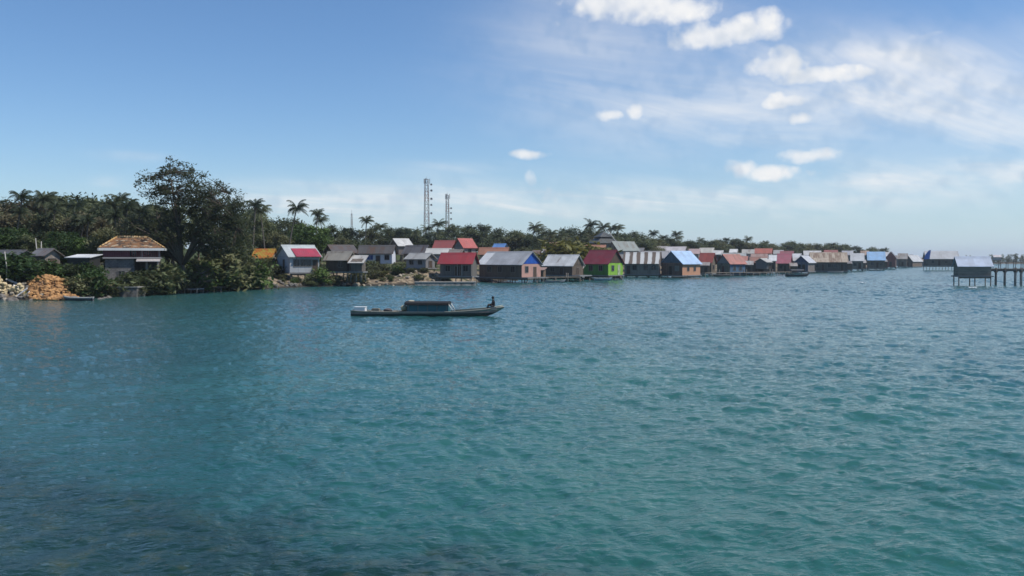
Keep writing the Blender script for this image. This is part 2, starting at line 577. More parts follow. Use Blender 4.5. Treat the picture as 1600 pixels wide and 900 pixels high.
@cached
def paint(c, rough=0.5, dirt=0.35):
    m, nt, out = material('worn_paint')
    p = nt.coords(); n = nt.noise(p, 2.0, 5.0, .6)
    col = nt.mix(nt.ss(n, .45, .75) * dirt, c, tuple(k * .4 + .015 for k in c))
    principled(nt, out, col, rough, 0.4)
    return m


@cached
def dark_glass():
    m, nt, out = material('window_glass')
    n = nt.noise(nt.coords(), 1.3, 2.0)
    principled(nt, out, nt.mix(n, (0.008, 0.010, 0.012), (0.03, 0.034, 0.036)), 0.12, 0.5)
    return m


# ---------------------------------------------------------------- house builder
SITES = []          # (photo x, name) used when trees are described
POST = (0.19, 0.17, 0.145)


def opening(root, face, u, z0, w, h, L, W, kind, frame, leaf):
    """a window or door on a wall: frame ring with a recessed-looking leaf or pane, 3 cm proud"""
    f = MB(); p = MB(); t = 0.07
    for (x0, x1, za, zb) in ((-w / 2, -w / 2 + t, 0, h), (w / 2 - t, w / 2, 0, h), (-w / 2 + t, w / 2 - t, h - t, h), (-w / 2 + t, w / 2 - t, 0, t if kind == 'window' else 0.02)):
        f.box(x0, x1, -0.07, 0.0, za, zb)
    if kind == 'window':
        f.box(-0.02, 0.02, -0.055, -0.01, t, h - t)
        p.box(-w / 2 + t, w / 2 - t, -0.03, -0.004, t, h - t)
    else:
        p.box(-w / 2 + t, w / 2 - t, -0.04, -0.004, 0.02, h - t)
    if face == 'S': loc, rz = ((u - .5) * L, -W / 2, z0), 0
    elif face == 'L': loc, rz = (-L / 2, (.5 - u) * W, z0), rad(-90)
    else: loc, rz = (L / 2, (u - .5) * W, z0), rad(90)
    q = f.build('window' if kind == 'window' else 'door', frame, root, loc, rz)
    p.build('pane' if kind == 'window' else 'door_leaf', leaf, q)
    return q


def H(name, label, px0, corner, px1, ridge, eave, floor, d, yaw, roof, wall, group=None, gable=None, lower=None, base=None,
      openings=(), over=0.45, deck=False, cat='house', shed=False, veranda=0, ground=None):
    """a gabled house fitted to what the photo shows: yaw < 0 puts the end wall at the right, yaw > 0 at the left"""
    a = rad(yaw)
    view = Vector(((( px0 + px1) / 2 - 800) / FPX, 1)).normalized(); perp = Vector((view.y, -view.x))
    ex = abs(perp.dot(Vector((math.cos(a), math.sin(a))))); ey = abs(perp.dot(Vector((-math.sin(a), math.cos(a)))))
    wl, wg = (corner - px0, px1 - corner) if yaw < 0 else (px1 - corner, corner - px0)
    wl, wg = wl * view.y, wg * view.y
    L = max(2.0, wl * d / FPX / max(ex, .2)); Wd = wg * d / FPX / max(ey, .2)
    Wd = min(max(Wd, 2.5), 9.0)
    pc = P((px0 + px1) / 2, 403, d)
    z0 = P(800, floor, d).z; ze = P(800, eave, d).z; zr = P(800, ridge, d).z
    hw = max(1.2, ze - z0); hr = max(.35, zr - ze)
    if hr > Wd * .62: Wd = hr / .62
    root = empty(name, (pc.x, pc.y, z0), a); tag(root, label, cat, group)
    Lw, Ww = L - 2 * over * .8, Wd - 2 * over * .8
    Lw, Ww = max(Lw, L * .7), max(Ww, Wd * .7)
    slope = hr / (Wd / 2)
    zt = hw + slope * (Wd - Ww) / 2          # wall top under the slope
    if shed:
        zt2 = hw + hr * .9
        MB().prism([(-Ww / 2, 0), (Ww / 2, 0), (Ww / 2, zt2 - .05), (-Ww / 2, zt - .03)], 0, -Lw / 2, Lw / 2).build('wall', wall, root)
        t = .06
        MB().prism([(-Wd / 2, hw), (Wd / 2, hw + hr), (Wd / 2, hw + hr + t), (-Wd / 2, hw + t)], 0, -L / 2, L / 2).build('roof', roof, root)
    else:
        MB().prism([(-Ww / 2, 0), (Ww / 2, 0), (Ww / 2, zt - .03), (0, hw + hr - .03), (-Ww / 2, zt - .03)], 0, -Lw / 2, Lw / 2).build('wall', wall, root)
        t = .07
        rf = MB().prism([(-Wd / 2, hw), (0, hw + hr), (Wd / 2, hw), (Wd / 2, hw + t), (0, hw + hr + t * 1.15), (-Wd / 2, hw + t)], 0, -L / 2, L / 2).build('roof', roof, root)
        if d < 260:
            MB().prism([(-.22, hw + hr - .22 * slope + t * 1.15 + .012), (0, hw + hr + t * 1.15 + .02), (.22, hw + hr - .22 * slope + t * 1.15 + .012), (0, hw + hr + t * 1.15 + .07)], 0, -L / 2 - .03, L / 2 + .03).build('ridge_cap', roof, rf)
    end = 1 if yaw < 0 else -1
    xe = end * Lw / 2
    if gable:
        MB().prism([(-Ww / 2, zt - .03), (Ww / 2, zt - .03), (0, hw + hr - .05)], 0, min(xe, xe + end * .05), max(xe, xe + end * .05)).build('gable', gable, root)
    if lower:
        MB().prism([(-Ww / 2, .02), (Ww / 2, .02), (Ww / 2, zt - .08), (-Ww / 2, zt - .08)], 0, min(xe, xe + end * .035), max(xe, xe + end * .035)).build('end_wall', lower, root)
    for o in openings:
        face, u, kind = o[:3]
        w, h = (o[3], o[4]) if len(o) > 4 else ((.95, 1.1) if kind == 'window' else (.9, min(1.95, hw * .85)))
        fr = o[5] if len(o) > 5 else paint((.17, .155, .14))
        lf = o[6] if len(o) > 6 else (dark_glass() if kind == 'window' else boards((.045, .035, .028)))
        zz = hw * .38 if kind == 'window' else .03
        LL, WW = (Lw + (.07 if lower else 0), Ww)
        opening(root, face, u, zz, w, min(h, hw * .55 if kind == 'window' else h), LL, WW, kind, fr, lf)
    if deck or base:
        ve = veranda
        MB().box(-Lw / 2 - .25, Lw / 2 + .25 + (ve if end > 0 else 0), -Ww / 2 - .25, Ww / 2 + .25, -.2, -.012).build('floor_deck', boards(POST, False), root)
    if base:
        zb = -z0 - 1.3 if ground is None else ground - z0
        r = random.Random(int(px0 * 7 + d))
        nx = max(3, int(Lw / 1.9) + 1); ny = 3 if Ww > 4 else 2
        x1 = Lw / 2 + (veranda if end > 0 else 0)
        for i in range(nx):
            for j in range(ny):
                x = -Lw / 2 + .05 + (x1 + Lw / 2 - .1) * i / (nx - 1); y = (-.5 + j / (ny - 1)) * (Ww - .1)
                MB().tube([(x + r.uniform(-.1, .1), y + r.uniform(-.1, .1), zb), (x, y, -.2)], [.095, .085], 6).build('post', wood(POST), root)
        if Lw > 4:
            m = MB()
            m.box(-Lw / 2, x1, -Ww / 2 - .02, -Ww / 2 + .06, -.42, -.21)
            m.build('joist', wood(POST), root)
    SITES.append(((px0 + px1) / 2, label, d))
    root['size'] = 0
    del root['size']
    return root, dict(L=L, W=Wd, Lw=Lw, Ww=Ww, hw=hw, hr=hr, zt=zt, z0=z0, slope=slope, end=end)
# ---------------------------------------------------------------- land
SHORE = [(-260, 30), (-140, 62), (-80, 80), (-58, 86), (-46, 89), (-43, 96), (-41.5, 104), (-38, 112), (-34.5, 119), (-29.5, 128), (-23, 132.5), (-16, 136), (-9, 142),
         (-3, 156), (8, 176), (28, 208), (58, 248), (98, 292), (140, 350), (178, 430), (205, 540), (225, 680), (230, 900)]
POLY = np.array(SHORE + [(-700, 1000), (-700, 30)], float)


def shore_dist(x, y):
    """signed distance inland of the waterline"""
    x, y = np.asarray(x, float), np.asarray(y, float)
    best = np.full(x.shape, 1e9); inside = np.zeros(x.shape, bool)
    n = len(POLY)
    for i in range(n):
        ax, ay = POLY[i]; bx, by = POLY[(i + 1) % n]
        if i < len(SHORE) - 1:
            ux, uy = bx - ax, by - ay
            t = np.clip(((x - ax) * ux + (y - ay) * uy) / (ux * ux + uy * uy), 0, 1)
            best = np.minimum(best, np.hypot(x - ax - t * ux, y - ay - t * uy))
        c = ((ay > y) != (by > y)) & (x < (bx - ax) * (y - ay) / (by - ay + 1e-12) + ax)
        inside ^= c
    return np.where(inside, best, -best)


def sstep(v, a, b):
    t = np.clip((v - a) / (b - a), 0, 1); return t * t * (3 - 2 * t)


def land_z(x, y):
    x, y = np.asarray(x, float), np.asarray(y, float)
    s = shore_dist(x, y)
    left = 1 - sstep(x, -14, 8)
    low = sstep(x, -37, -33) * (1 - sstep(x, -20, -15))
    z = (0.55 + (1.15 - .95 * low) * left) * sstep(s, -.4, 3.2) + 1.2 * sstep(s, 4, 26) + 3.6 * sstep(s, 26, 130)
    z = z + (0.16 * np.sin(x * .9 + y * .35) * np.sin(y * .8 - x * .2) + .3 * np.sin(x * .13) * np.sin(y * .11 + 1)) * sstep(s, .5, 6)
    return np.where(s < 0, np.maximum(-2.5, s * .28) + .02, z + .02)


def land_at(x, y):
    return float(land_z(np.array([x]), np.array([y]))[0])


def make_land():
    def axis(lo, hi, cuts):
        v = [lo]
        while v[-1] < hi:
            v.append(v[-1] + next(st for (lim, st) in cuts if v[-1] < lim))
        return np.array(v)
    xs = axis(-420, 300, [(-110, 8), (10, 1.1), (110, 2.2), (1e9, 6)])
    ys = axis(20, 960, [(76, 6), (165, 1.1), (300, 2.2), (1e9, 9)])
    X, Y = np.meshgrid(xs, ys); Z = land_z(X, Y)
    nx = len(xs); ny = len(ys)
    q = (np.arange(ny - 1)[:, None] * nx + np.arange(nx - 1)[None, :])
    keep = np.maximum.reduce([Z[:-1, :-1], Z[1:, :-1], Z[:-1, 1:], Z[1:, 1:]]) > -2.3
    f = np.stack([q, q + 1, q + nx + 1, q + nx], -1)[keep].reshape(-1, 4)
    used = np.unique(f); remap = np.zeros(nx * ny, int); remap[used] = np.arange(len(used))
    co = np.stack([X, Y, Z], -1).reshape(-1, 3)[used]
    me = bpy.data.meshes.new('shore_ground'); me.from_pydata(co.tolist(), [], remap[f].tolist())
    me.polygons.foreach_set('use_smooth', np.ones(len(f), bool))
    m, nt, out = material('shore_ground')
    p = nt.pos(); x, y, z = nt.sep(p)
    n = nt.noise(p, 0.35, 6.0, .62); n2 = nt.noise(p, 1.6, 5.0, .6)
    soil = nt.mix(nt.ss(n2 + (nt.voronoi(p, 1.4) - .5) * .3, .30, .68), (0.075, 0.056, 0.040), (0.30, 0.235, 0.16))
    grass = nt.mix(n2, (0.020, 0.034, 0.010), (0.07, 0.085, 0.028))
    col = nt.mix(nt.ss(n + (z - 1.9) * .07, .44, .60), soil, grass)
    col = nt.mix(nt.ss(z, .55, .1), col, (0.035, 0.032, 0.026))     # wet tide line
    principled(nt, out, col, .95, .2, 0, nt.bump(n2 + n, .8, .15))
    me.materials.append(m)
    o = bpy.data.objects.new('shore_ground', me); COL.objects.link(o)
    tag(o, 'low wooded shore with bare earth and dry grass bank', 'shore', kind='structure')


make_land()

# ---------------------------------------------------------------- the town
RED, MAROON, ORANGE = (0.40, 0.035, 0.045), (0.20, 0.022, 0.034), (0.42, 0.13, 0.05)
WHITE, GREY, PALE = (0.66, 0.66, 0.64), (0.30, 0.30, 0.29), (0.44, 0.45, 0.46)
g_st = 'houses on posts over the water'
g_sh = 'houses on the shore'
win = 'window'

# --- front row, over the water
r, q = H('house', 'dark walled house under a crimson sheet roof, left of the blue gabled house', 683, 738, 750, 396, 413, 431, 141, -20,
         sheet_roof(RED, .06), boards((.075, .08, .085)), g_sh, base=True, openings=[('S', .55, 'door'), ('S', .63, 'door', .8, 1.9, paint((.35, .35, .34))), ('S', .25, win), ('S', .82, win)])
r, q = H('stilt_house', 'pale roofed stilt house with a bright blue gable and pink end wall', 744, 815, 849, 394, 414, 432.5, 152, -37,
         sheet_roof((.40, .41, .42), .08), boards((.085, .07, .06)), g_st, boards((.02, .10, .42), True, .2), plaster((.46, .27, .22), .5), base=True, veranda=1.2,
         openings=[('S', .25, win), ('S', .5, win), ('S', .8, win), ('R', .68, 'door'), ('R', .25, win)])
mb = MB(); L, Wd = q['L'], q['W']                                  # newer white sheets at the landward end of the roof
mb.prism([(-Wd / 2 - .05, q['hw'] + .085), (-.3, q['hw'] + q['hr'] - .3 * q['slope'] + .085), (-.3, q['hw'] + q['hr'] - .3 * q['slope'] + .11), (-Wd / 2 - .05, q['hw'] + .11)], 0, -L / 2 - .05, -L / 2 + 1.9)
mb.build('roof_sheets', sheet_roof((.78, .78, .77), 0.0), r)
H('stilt_house', 'low stilt house with a bright white sheet roof, between blue gable and green house', 846, 895, 915, 399, 416, 429.5, 161, -34,
  sheet_roof(WHITE, .16), boards((.07, .062, .055)), g_st, boards((.06, .055, .05)), base=True, veranda=1.5,
  openings=[('S', .3, win), ('S', .62, 'door'), ('R', .5, 'door')])
H('stilt_house', 'lime green stilt house under a maroon sheet roof', 908, 951, 977, 391.5, 413, 429.5, 170, -38,
  sheet_roof(MAROON, .05), boards((.055, .13, .03), True, .3), g_st, boards((.045, .035, .03)), boards((.28, .52, .07), True, .25), base=True,  # long wall coloured as the shaded green, end wall as the sunlit green
  openings=[('S', .3, win), ('S', .7, win), ('R', .72, 'door', .9, 1.9, paint((.5, .6, .35)), boards((.5, .55, .35))), ('R', .3, win)])
H('stilt_house', 'grey stilt house with rust striped white roof, beside the lime green house', 971, 1030, 1037, 395, 412.5, 428, 191, -14,
  striped_roof(), boards((.16, .17, .175)), g_st, base=True, openings=[('S', .12, 'door'), ('S', .3, win), ('S', .62, win), ('S', .85, win)])
H('stilt_house', 'stilt house with sky blue roof, slate gable and peach side wall', 1030, 1067, 1098, 393, 413, 429.5, 190, 44,
  sheet_roof((.36, .52, .74), .02), plaster((.50, .26, .16), .3), g_st, boards((.17, .20, .24)), boards((.20, .085, .06)), base=True,
  openings=[('S', .32, win, .8, 1.0), ('S', .68, win, .8, 1.0), ('L', .45, 'door'), ('L', .75, win, 1.0, 1.1, paint((.3, .3, .28)), boards((.16, .17, .15)))])
H('stilt_house', 'small stilt house with a coral red roof, right of the sky blue roof', 1090, 1113, 1121, 396, 411, 427, 216, -32,
  sheet_roof((.42, .09, .065), .08), boards((.08, .075, .065)), g_st, base=True, openings=[('S', .4, 'door'), ('R', .5, win)])
H('stilt_house', 'stilt house with blue boarded side, teal gable and rusty red roof', 1117, 1141, 1168, 398, 413, 428.5, 207, 38,
  sheet_roof((.36, .11, .08), .35), boards((.045, .09, .20)), g_st, boards((.13, .18, .18)), boards((.085, .11, .10)), base=True,
  openings=[('S', .3, win), ('S', .7, win), ('L', .5, 'door')])
H('stilt_house', 'dark open fronted stilt house under a brown red sagging roof', 1169, 1196, 1200, 402, 411, 426, 233, -16,
  sheet_roof((.30, .11, .08), .4), boards((.05, .042, .038)), g_st, base=True, openings=[('S', .35, 'door'), ('S', .7, win)])
H('stilt_house', 'narrow hut with a bright white roof, left of the magenta roof', 1199, 1212, 1216, 399, 408, 424, 240, -18,
  sheet_roof((.74, .74, .73), .03), boards((.09, .085, .08)), g_st, base=True, openings=[('S', .5, 'door')])
H('stilt_house', 'stilt house with a magenta pink sheet roof', 1211, 1234, 1241, 397, 412, 425, 246, -24,
  sheet_roof((.36, .075, .12), .06), boards((.10, .08, .075)), g_st, base=True, openings=[('S', .3, win), ('S', .65, 'door')])
H('stilt_house', 'stilt house with a slate blue gable facing the water', 1239, 1264, 1276, 400, 411, 424, 244, 52,
  sheet_roof((.48, .49, .52), .08), boards((.11, .11, .12)), g_st, boards((.055, .065, .11)), boards((.17, .18, .22)), base=True,
  openings=[('L', .35, win), ('L', .68, 'door')])
H('stilt_house', 'long stilt house with a rusty tan roof', 1261, 1320, 1327, 395, 410, 423, 256, -12,
  sheet_roof((.40, .32, .24), .55), boards((.07, .068, .068)), g_st, base=True,
  openings=[('S', .15, win), ('S', .32, 'door'), ('S', .5, win), ('S', .68, win), ('S', .86, 'door')])
H('stilt_house', 'stilt house with off white roof, right of the long rusty roof', 1326, 1348, 1353, 396, 408, 420, 287, -20,
  sheet_roof((.52, .53, .55), .10), boards((.13, .125, .12)), g_st, base=True, openings=[('S', .3, win), ('S', .7, 'door')])
H('stilt_house', 'stilt house with a bright cyan and blue sheet roof', 1352, 1381, 1385, 393.5, 407, 418.5, 312, -16,
  sheet_roof((.22, .46, .74), .02, .5, 2.3), boards((.10, .095, .09)), g_st, base=True, openings=[('S', .25, win), ('S', .55, 'door'), ('S', .8, win)])
H('stilt_house', 'narrow stilt house with a salmon pink front gable', 1384, 1397, 1401, 393.5, 404, 417, 346, 62,
  sheet_roof((.12, .10, .10), .2), boards((.10, .07, .06)), g_st, boards((.46, .17, .14), True, .2), boards((.42, .16, .13), True, .2), base=True, openings=[('L', .5, 'door')])
H('stilt_house', 'dull grey stilt hut beside the salmon pink gable', 1400, 1416, 1421, 396, 405, 416, 388, -25,
  sheet_roof((.28, .27, .26), .3), boards((.11, .105, .10)), g_st, base=True, openings=[('S', .5, 'door')])
H('stilt_house', 'brown stilt hut with one pale roof slope, left of the grey stilt hall', 1413, 1424, 1440, 399, 409, 416, 410, 48,
  sheet_roof((.50, .50, .50), .1), boards((.10, .085, .075)), g_st, boards((.07, .06, .055)), base=True, openings=[('L', .5, 'door')])
r, q = H('stilt_hall', 'long grey roofed hall on posts, left of the lone hut', 1441, 1494, 1499, 392.5, 405, 415, 308, -10,
         sheet_roof((.44, .45, .47), .08), boards((.085, .085, .085)), g_st, base=True, cat='hall',
         openings=[('S', .2, win), ('S', .4, 'door'), ('S', .62, win), ('S', .82, win)])
mb = MB(); z = q['hw'] * 1.0  # flat panel standing for the tilted blue gable at the left end
mb.prism([(-q['L'] / 2 - .6, z), (-q['L'] / 2 + 1.2, z), (-q['L'] / 2 + 1.6, z + q['hr'] * 1.15), (-q['L'] / 2 + .9, z + q['hr'] * 1.1), (-q['L'] / 2 - .2, z + q['hr'] * .55)], 1, -q['W'] / 2 - .2, -q['W'] / 2 - .12)
mb.build('blue_gable', paint((.10, .17, .45), .5, .15), r)

# --- the lone hut at the right
r, q = H('stilt_hut', 'lone boarded hut with a shining sheet roof standing on posts in open water', 1490, 1546, 1549, 402, 417, 430.5, 134, -6,
         sheet_roof((.42, .50, .63), .03), boards((.16, .15, .14), False), None, base=True, cat='hut', over=.3, openings=[('R', .5, 'door')])

# --- second row and the houses on the bank
H('house', 'small house with an orange and yellow tiled roof at the edge of the trees', 394, 428, 434, 390, 404, 420, 143, -12,
  tile_roof((.52, .15, .03), (.46, .30, .05)), plaster((.20, .16, .11)), g_sh, openings=[('S', .6, 'door'), ('S', .3, win)])
r, q = H('house', 'white house with a pale sheet roof patched in rose red', 428, 451, 503, 384, 402, 425, 134, 30,
         sheet_roof((.50, .54, .53), .05), plaster((.40, .41, .42)), g_sh, plaster((.55, .56, .56), .3), plaster((.52, .53, .54), .4), base=True, ground=.9,
         openings=[('L', .55, 'door', .9, 1.9), ('S', .22, win), ('S', .45, win), ('S', .62, win), ('S', .85, 'door')])
L, Wd, hw, sp = q['L'], q['W'], q['hw'], q['slope']
mb = MB(); mb.prism([(-Wd / 2 - .25, hw + .06), (-Wd * .16, hw + sp * (Wd * .34) + .10), (-Wd * .16, hw + sp * (Wd * .34) + .16), (-Wd / 2 - .25, hw + .12)], 0, -L * .28, L * .46)
mb.build('roof_sheets', sheet_roof((.40, .045, .075), .06), r)
H('shed', 'dark shed with a tan weathered roof standing on the bank on posts', 506, 545, 557, 394, 407.5, 424, 133, -26,
  sheet_roof((.40, .36, .29), .3), boards((.05, .043, .038)), g_sh, boards((.06, .05, .045)), base=True, ground=.6, cat='shed', openings=[('R', .5, 'door'), ('S', .7, win)])
H('lean_to', 'little lean-to with a sloping off white roof against the tan roofed shed', 546, 571, 573, 404, 416, 424, 131, -8,
  sheet_roof((.50, .48, .44), .15), boards((.09, .075, .06)), g_sh, shed=True, base=True, ground=.6, cat='shed')
H('house', 'long white house with a dark weathered roof, blue window and door', 557, 614, 622, 384, 397, 412, 163, -14,
  sheet_roof((.115, .105, .098), .3), plaster((.56, .57, .60), .3), g_sh, openings=[('S', .34, win, 1.3, 1.3, paint((.4, .4, .42)), paint((.03, .07, .22))), ('S', .58, 'door'), ('S', .85, win)])
H('house', 'low house with a dark sagging roof, left of the long white house', 504, 520, 561, 383.5, 396, 409, 166, 30,
  sheet_roof((.105, .092, .084), .35), boards((.06, .05, .045)), g_sh, boards((.055, .05, .045)), openings=[('S', .5, win), ('L', .5, win)])
H('house', 'house with two zigzag white roof slopes standing above the dark roofs', 606, 622, 647, 373.5, 385, 398, 205, 36,
  sheet_roof((.60, .59, .56), .12), boards((.12, .10, .09)), g_sh, boards((.08, .07, .065)), openings=[('S', .5, win)])
H('house', 'grey house with a dark front gable, behind the low two windowed house', 628, 664, 676, 384, 397, 409, 170, -40,
  sheet_roof((.22, .20, .185), .3), boards((.12, .115, .11)), g_sh, boards((.07, .064, .06)), openings=[('R', .5, win)])
H('house', 'low grey house with two windows and a light roof, on the rocky bank', 630, 665, 684, 396.5, 405.5, 418.5, 145, -36,
  sheet_roof((.44, .43, .40), .15), plaster((.30, .29, .29)), g_sh, boards((.10, .095, .09)), plaster((.20, .19, .185)), base=True, ground=.8,
  openings=[('S', .28, win), ('S', .72, win), ('R', .5, 'door')])
H('house', 'house with a long cream white roof behind the crimson roof', 664, 703, 708, 389, 397.5, 408, 164, -12,
  sheet_roof((.58, .57, .53), .06), plaster((.34, .33, .32)), g_sh, openings=[('S', .3, win)])
H('house', 'house with a salmon red roof and low side gable, left of its red twin', 675, 707, 716, 376.5, 388.5, 399, 192, -18,
  sheet_roof((.34, .08, .07), .12), plaster((.26, .22, .2)), g_sh, openings=[('S', .5, win)])
H('house', 'tall red roofed house with a grey gable facing the sea', 706, 724, 747, 373.5, 388, 400, 188, 42,
  sheet_roof((.44, .09, .075), .06), plaster((.30, .26, .24)), g_sh, boards((.17, .15, .14)), openings=[('L', .5, win), ('S', .5, win)])
H('house', 'house with a faded orange roof behind the pale roof of the blue gabled house', 746, 793, 798, 387.5, 398.5, 410, 176, -14,
  sheet_roof((.40, .17, .10), .15), plaster((.3, .26, .22)), g_sh, openings=[('S', .5, win)])
H('house', 'house with a small blue roof peeping over the faded orange roof', 769, 788, 794, 381.5, 389.5, 402, 205, -30,
  sheet_roof((.16, .34, .68), .02), plaster((.28, .28, .28)), g_sh, openings=[('S', .5, win)])
H('house', 'house with a pale pink roof above the white sheet roof', 852, 872, 877, 379.5, 391, 402, 205, -28,
  sheet_roof((.52, .27, .23), .08), plaster((.34, .3, .27)), g_sh, openings=[('S', .5, win)])
H('shed', 'small shed with a tilted white roof behind the low white roofed stilt house', 846, 864, 867, 388.5, 397, 404, 186, -14,
  sheet_roof((.66, .66, .64), .05), boards((.1, .09, .08)), g_sh, cat='shed', shed=True)
H('house', 'house with teal walls and a rusty orange roof edge behind the maroon roof', 904, 944, 950, 383.5, 388.5, 400, 200, -10,
  sheet_roof((.38, .17, .10), .3), plaster((.12, .22, .21)), g_sh, openings=[('S', .3, win), ('S', .6, win)])
H('house', 'large house with a grey green sheet roof below the pyramid roofed hall', 946, 966, 1001, 378, 392.5, 404, 222, 34,
  sheet_roof((.24, .27, .25), .22), plaster((.3, .3, .29)), g_sh, boards((.12, .125, .12)), openings=[('S', .5, win)])
H('house', 'house with a long plain grey roof behind the rust striped roof', 1000, 1042, 1048, 393, 404, 416, 216, -16,
  sheet_roof((.33, .32, .32), .2), boards((.1, .1, .1)), g_sh, openings=[('S', .5, win)])
H('house', 'house with a whitish pink roof above the sky blue roof', 1036, 1068, 1077, 386, 397, 408, 246, -22,
  sheet_roof((.54, .50, .50), .08), plaster((.34, .31, .3)), g_sh, openings=[('S', .5, win)])
H('house', 'house with a dusty pink roof edge left of the cream roof', 1074, 1092, 1096, 389.5, 397, 408, 258, -16,
  sheet_roof((.48, .34, .33), .1), plaster((.3, .28, .27)), g_sh, openings=[('S', .5, win)])
H('house', 'house with a cream roof above the coral red roof', 1090, 1113, 1119, 387.5, 396.5, 407, 262, -28,
  sheet_roof((.62, .58, .50), .08), plaster((.32, .3, .28)), g_sh, openings=[('S', .5, win)])
H('house', 'house with a flat looking pale grey roof behind the teal gable', 1123, 1162, 1170, 396, 402.5, 414, 240, -14,
  sheet_roof((.36, .37, .35), .25), plaster((.26, .25, .24)), g_sh, openings=[('S', .5, win)])
H('house', 'small house with a bright white roof in front of the far trees', 1138, 1151, 1155, 389.5, 395, 404, 285, -20,
  sheet_roof((.70, .69, .66), .04), plaster((.35, .34, .33)), g_sh)
H('house', 'house with a pale patchy roof left of the far tomato red roof', 1157, 1177, 1181, 390, 396.5, 406, 284, -16,
  sheet_roof((.44, .42, .38), .2), plaster((.3, .28, .27)), g_sh)
H('house', 'house with a tomato red roof far back among the trees', 1176, 1204, 1210, 388.5, 396.5, 407, 290, -20,
  sheet_roof((.42, .12, .08), .12), plaster((.32, .26, .24)), g_sh)
H('house', 'house with a rusty pinkish roof behind the dark open fronted stilt house', 1170, 1197, 1203, 397, 403.5, 414, 262, -16,
  sheet_roof((.36, .24, .20), .3), plaster((.22, .2, .19)), g_sh)
H('house', 'house with a dark rose roof behind the magenta roof', 1216, 1238, 1243, 392.5, 399.5, 410, 290, -20,
  sheet_roof((.26, .08, .09), .15), plaster((.24, .2, .19)), g_sh)
H('house', 'house with a white roof slope left of the slate blue gable', 1236, 1250, 1255, 396.5, 403, 414, 280, -28,
  sheet_roof((.60, .60, .60), .08), plaster((.3, .3, .3)), g_sh)

# more roofs packed in behind the front row
for (px0, c, px1, rg, ev, fl, d, yaw, roofc, rust, wallc, lab) in [
    (818, 842, 848, 392, 401, 412, 200, -20, (.30, .22, .18), .4, (.2, .18, .17), 'low rusty brown roofed house between the blue gable and the white sheet roof'),
    (884, 906, 911, 391, 400, 412, 192, -24, (.40, .37, .33), .2, (.25, .23, .2), 'low tan roofed house left of the maroon roof, behind the white sheet roof'),
    (975, 1004, 1010, 388, 396, 408, 232, -18, (.20, .20, .20), .3, (.2, .2, .2), 'house with a dark grey roof just right of the grey green roof'),
    (1022, 1040, 1046, 385, 392, 402, 262, -26, (.46, .42, .38), .15, (.3, .28, .25), 'house with a beige roof in the trees left of the whitish pink roof'),
    (1112, 1128, 1133, 392, 398, 408, 256, -20, (.62, .61, .58), .05, (.3, .28, .26), 'little house with a white roof corner just right of the cream roof'),
    (1146, 1166, 1172, 401, 408, 420, 226, -18, (.46, .20, .15), .2, (.22, .17, .15), 'low house with an orange red roof just behind the rusty red roofed stilt house'),
    (1180, 1200, 1206, 404, 410, 420, 222, 20, (.52, .50, .46), .12, (.2, .18, .17), 'little grey white roofed shack between the brown red and white hut roofs'),
    (1206, 1222, 1227, 391, 397, 408, 300, -20, (.40, .38, .36), .2, (.25, .24, .23), 'house with a plain grey roof far behind the magenta roof'),
    (1252, 1280, 1286, 392, 399, 410, 300, -16, (.55, .54, .52), .1, (.3, .28, .27), 'house with a long pale roof behind the slate blue gable'),
    (1284, 1306, 1312, 391, 397, 408, 315, -18, (.34, .12, .10), .2, (.24, .2, .18), 'house with a brick red roof peeping over the long rusty roof'),
    (1312, 1330, 1336, 392, 399, 410, 320, -18, (.40, .40, .42), .15, (.24, .23, .22), 'house with a grey roof behind the right end of the long rusty roof'),
    (1342, 1356, 1360, 392, 399, 410, 345, -18, (.36, .24, .18), .3, (.24, .2, .18), 'house with a brown roof between the off white and cyan roofs'),
    (1378, 1392, 1396, 394, 401, 412, 372, -18, (.50, .50, .52), .1, (.24, .23, .22), 'house with a pale grey roof behind the salmon pink gable'),
    (1402, 1424, 1430, 398, 405, 414, 430, -18, (.30, .28, .27), .25, (.2, .19, .18), 'house with a dull brown grey roof behind the stilt huts left of the hall'),
    (1388, 1404, 1408, 399, 405, 415, 400, -18, (.36, .35, .34), .25, (.2, .19, .18), 'low grey roofed house just right of the salmon pink gable, further back'),
    (1430, 1446, 1449, 403, 408, 416, 440, -16, (.34, .26, .22), .3, (.2, .18, .17), 'far low brownish roofed house close against the grey stilt hall'),
    (1060, 1082, 1088, 399, 406, 418, 222, -20, (.40, .30, .24), .35, (.2, .18, .16), 'low rusty tan roofed house squeezed behind the sky blue roof'),
    (1232, 1248, 1252, 403, 408, 418, 262, -18, (.50, .48, .45), .15, (.2, .19, .18), 'little pale roofed house squeezed behind the gap right of the magenta roof'),
    (700, 722, 727, 391, 398, 408, 160, -20, (.26, .22, .19), .35, (.2, .18, .17), 'low dark brown roofed house right behind the crimson roof'),
    (572, 594, 600, 390, 396, 404, 180, 26, (.30, .27, .24), .3, (.22, .2, .19), 'brown grey roofed house behind the long white house'),
    (1424, 1438, 1442, 401, 407, 415, 470, -18, (.44, .44, .45), .15, (.22, .21, .2), 'far small grey roofed house just left of the grey stilt hall')]:
    H('house', lab, px0, c, px1, rg, ev, fl, d, yaw, sheet_roof(roofc, rust), plaster(wallc), g_sh, base=(d > 280 and px0 > 1330), openings=[('S', .35, win), ('S', .7, 'door')] if d < 300 else ())

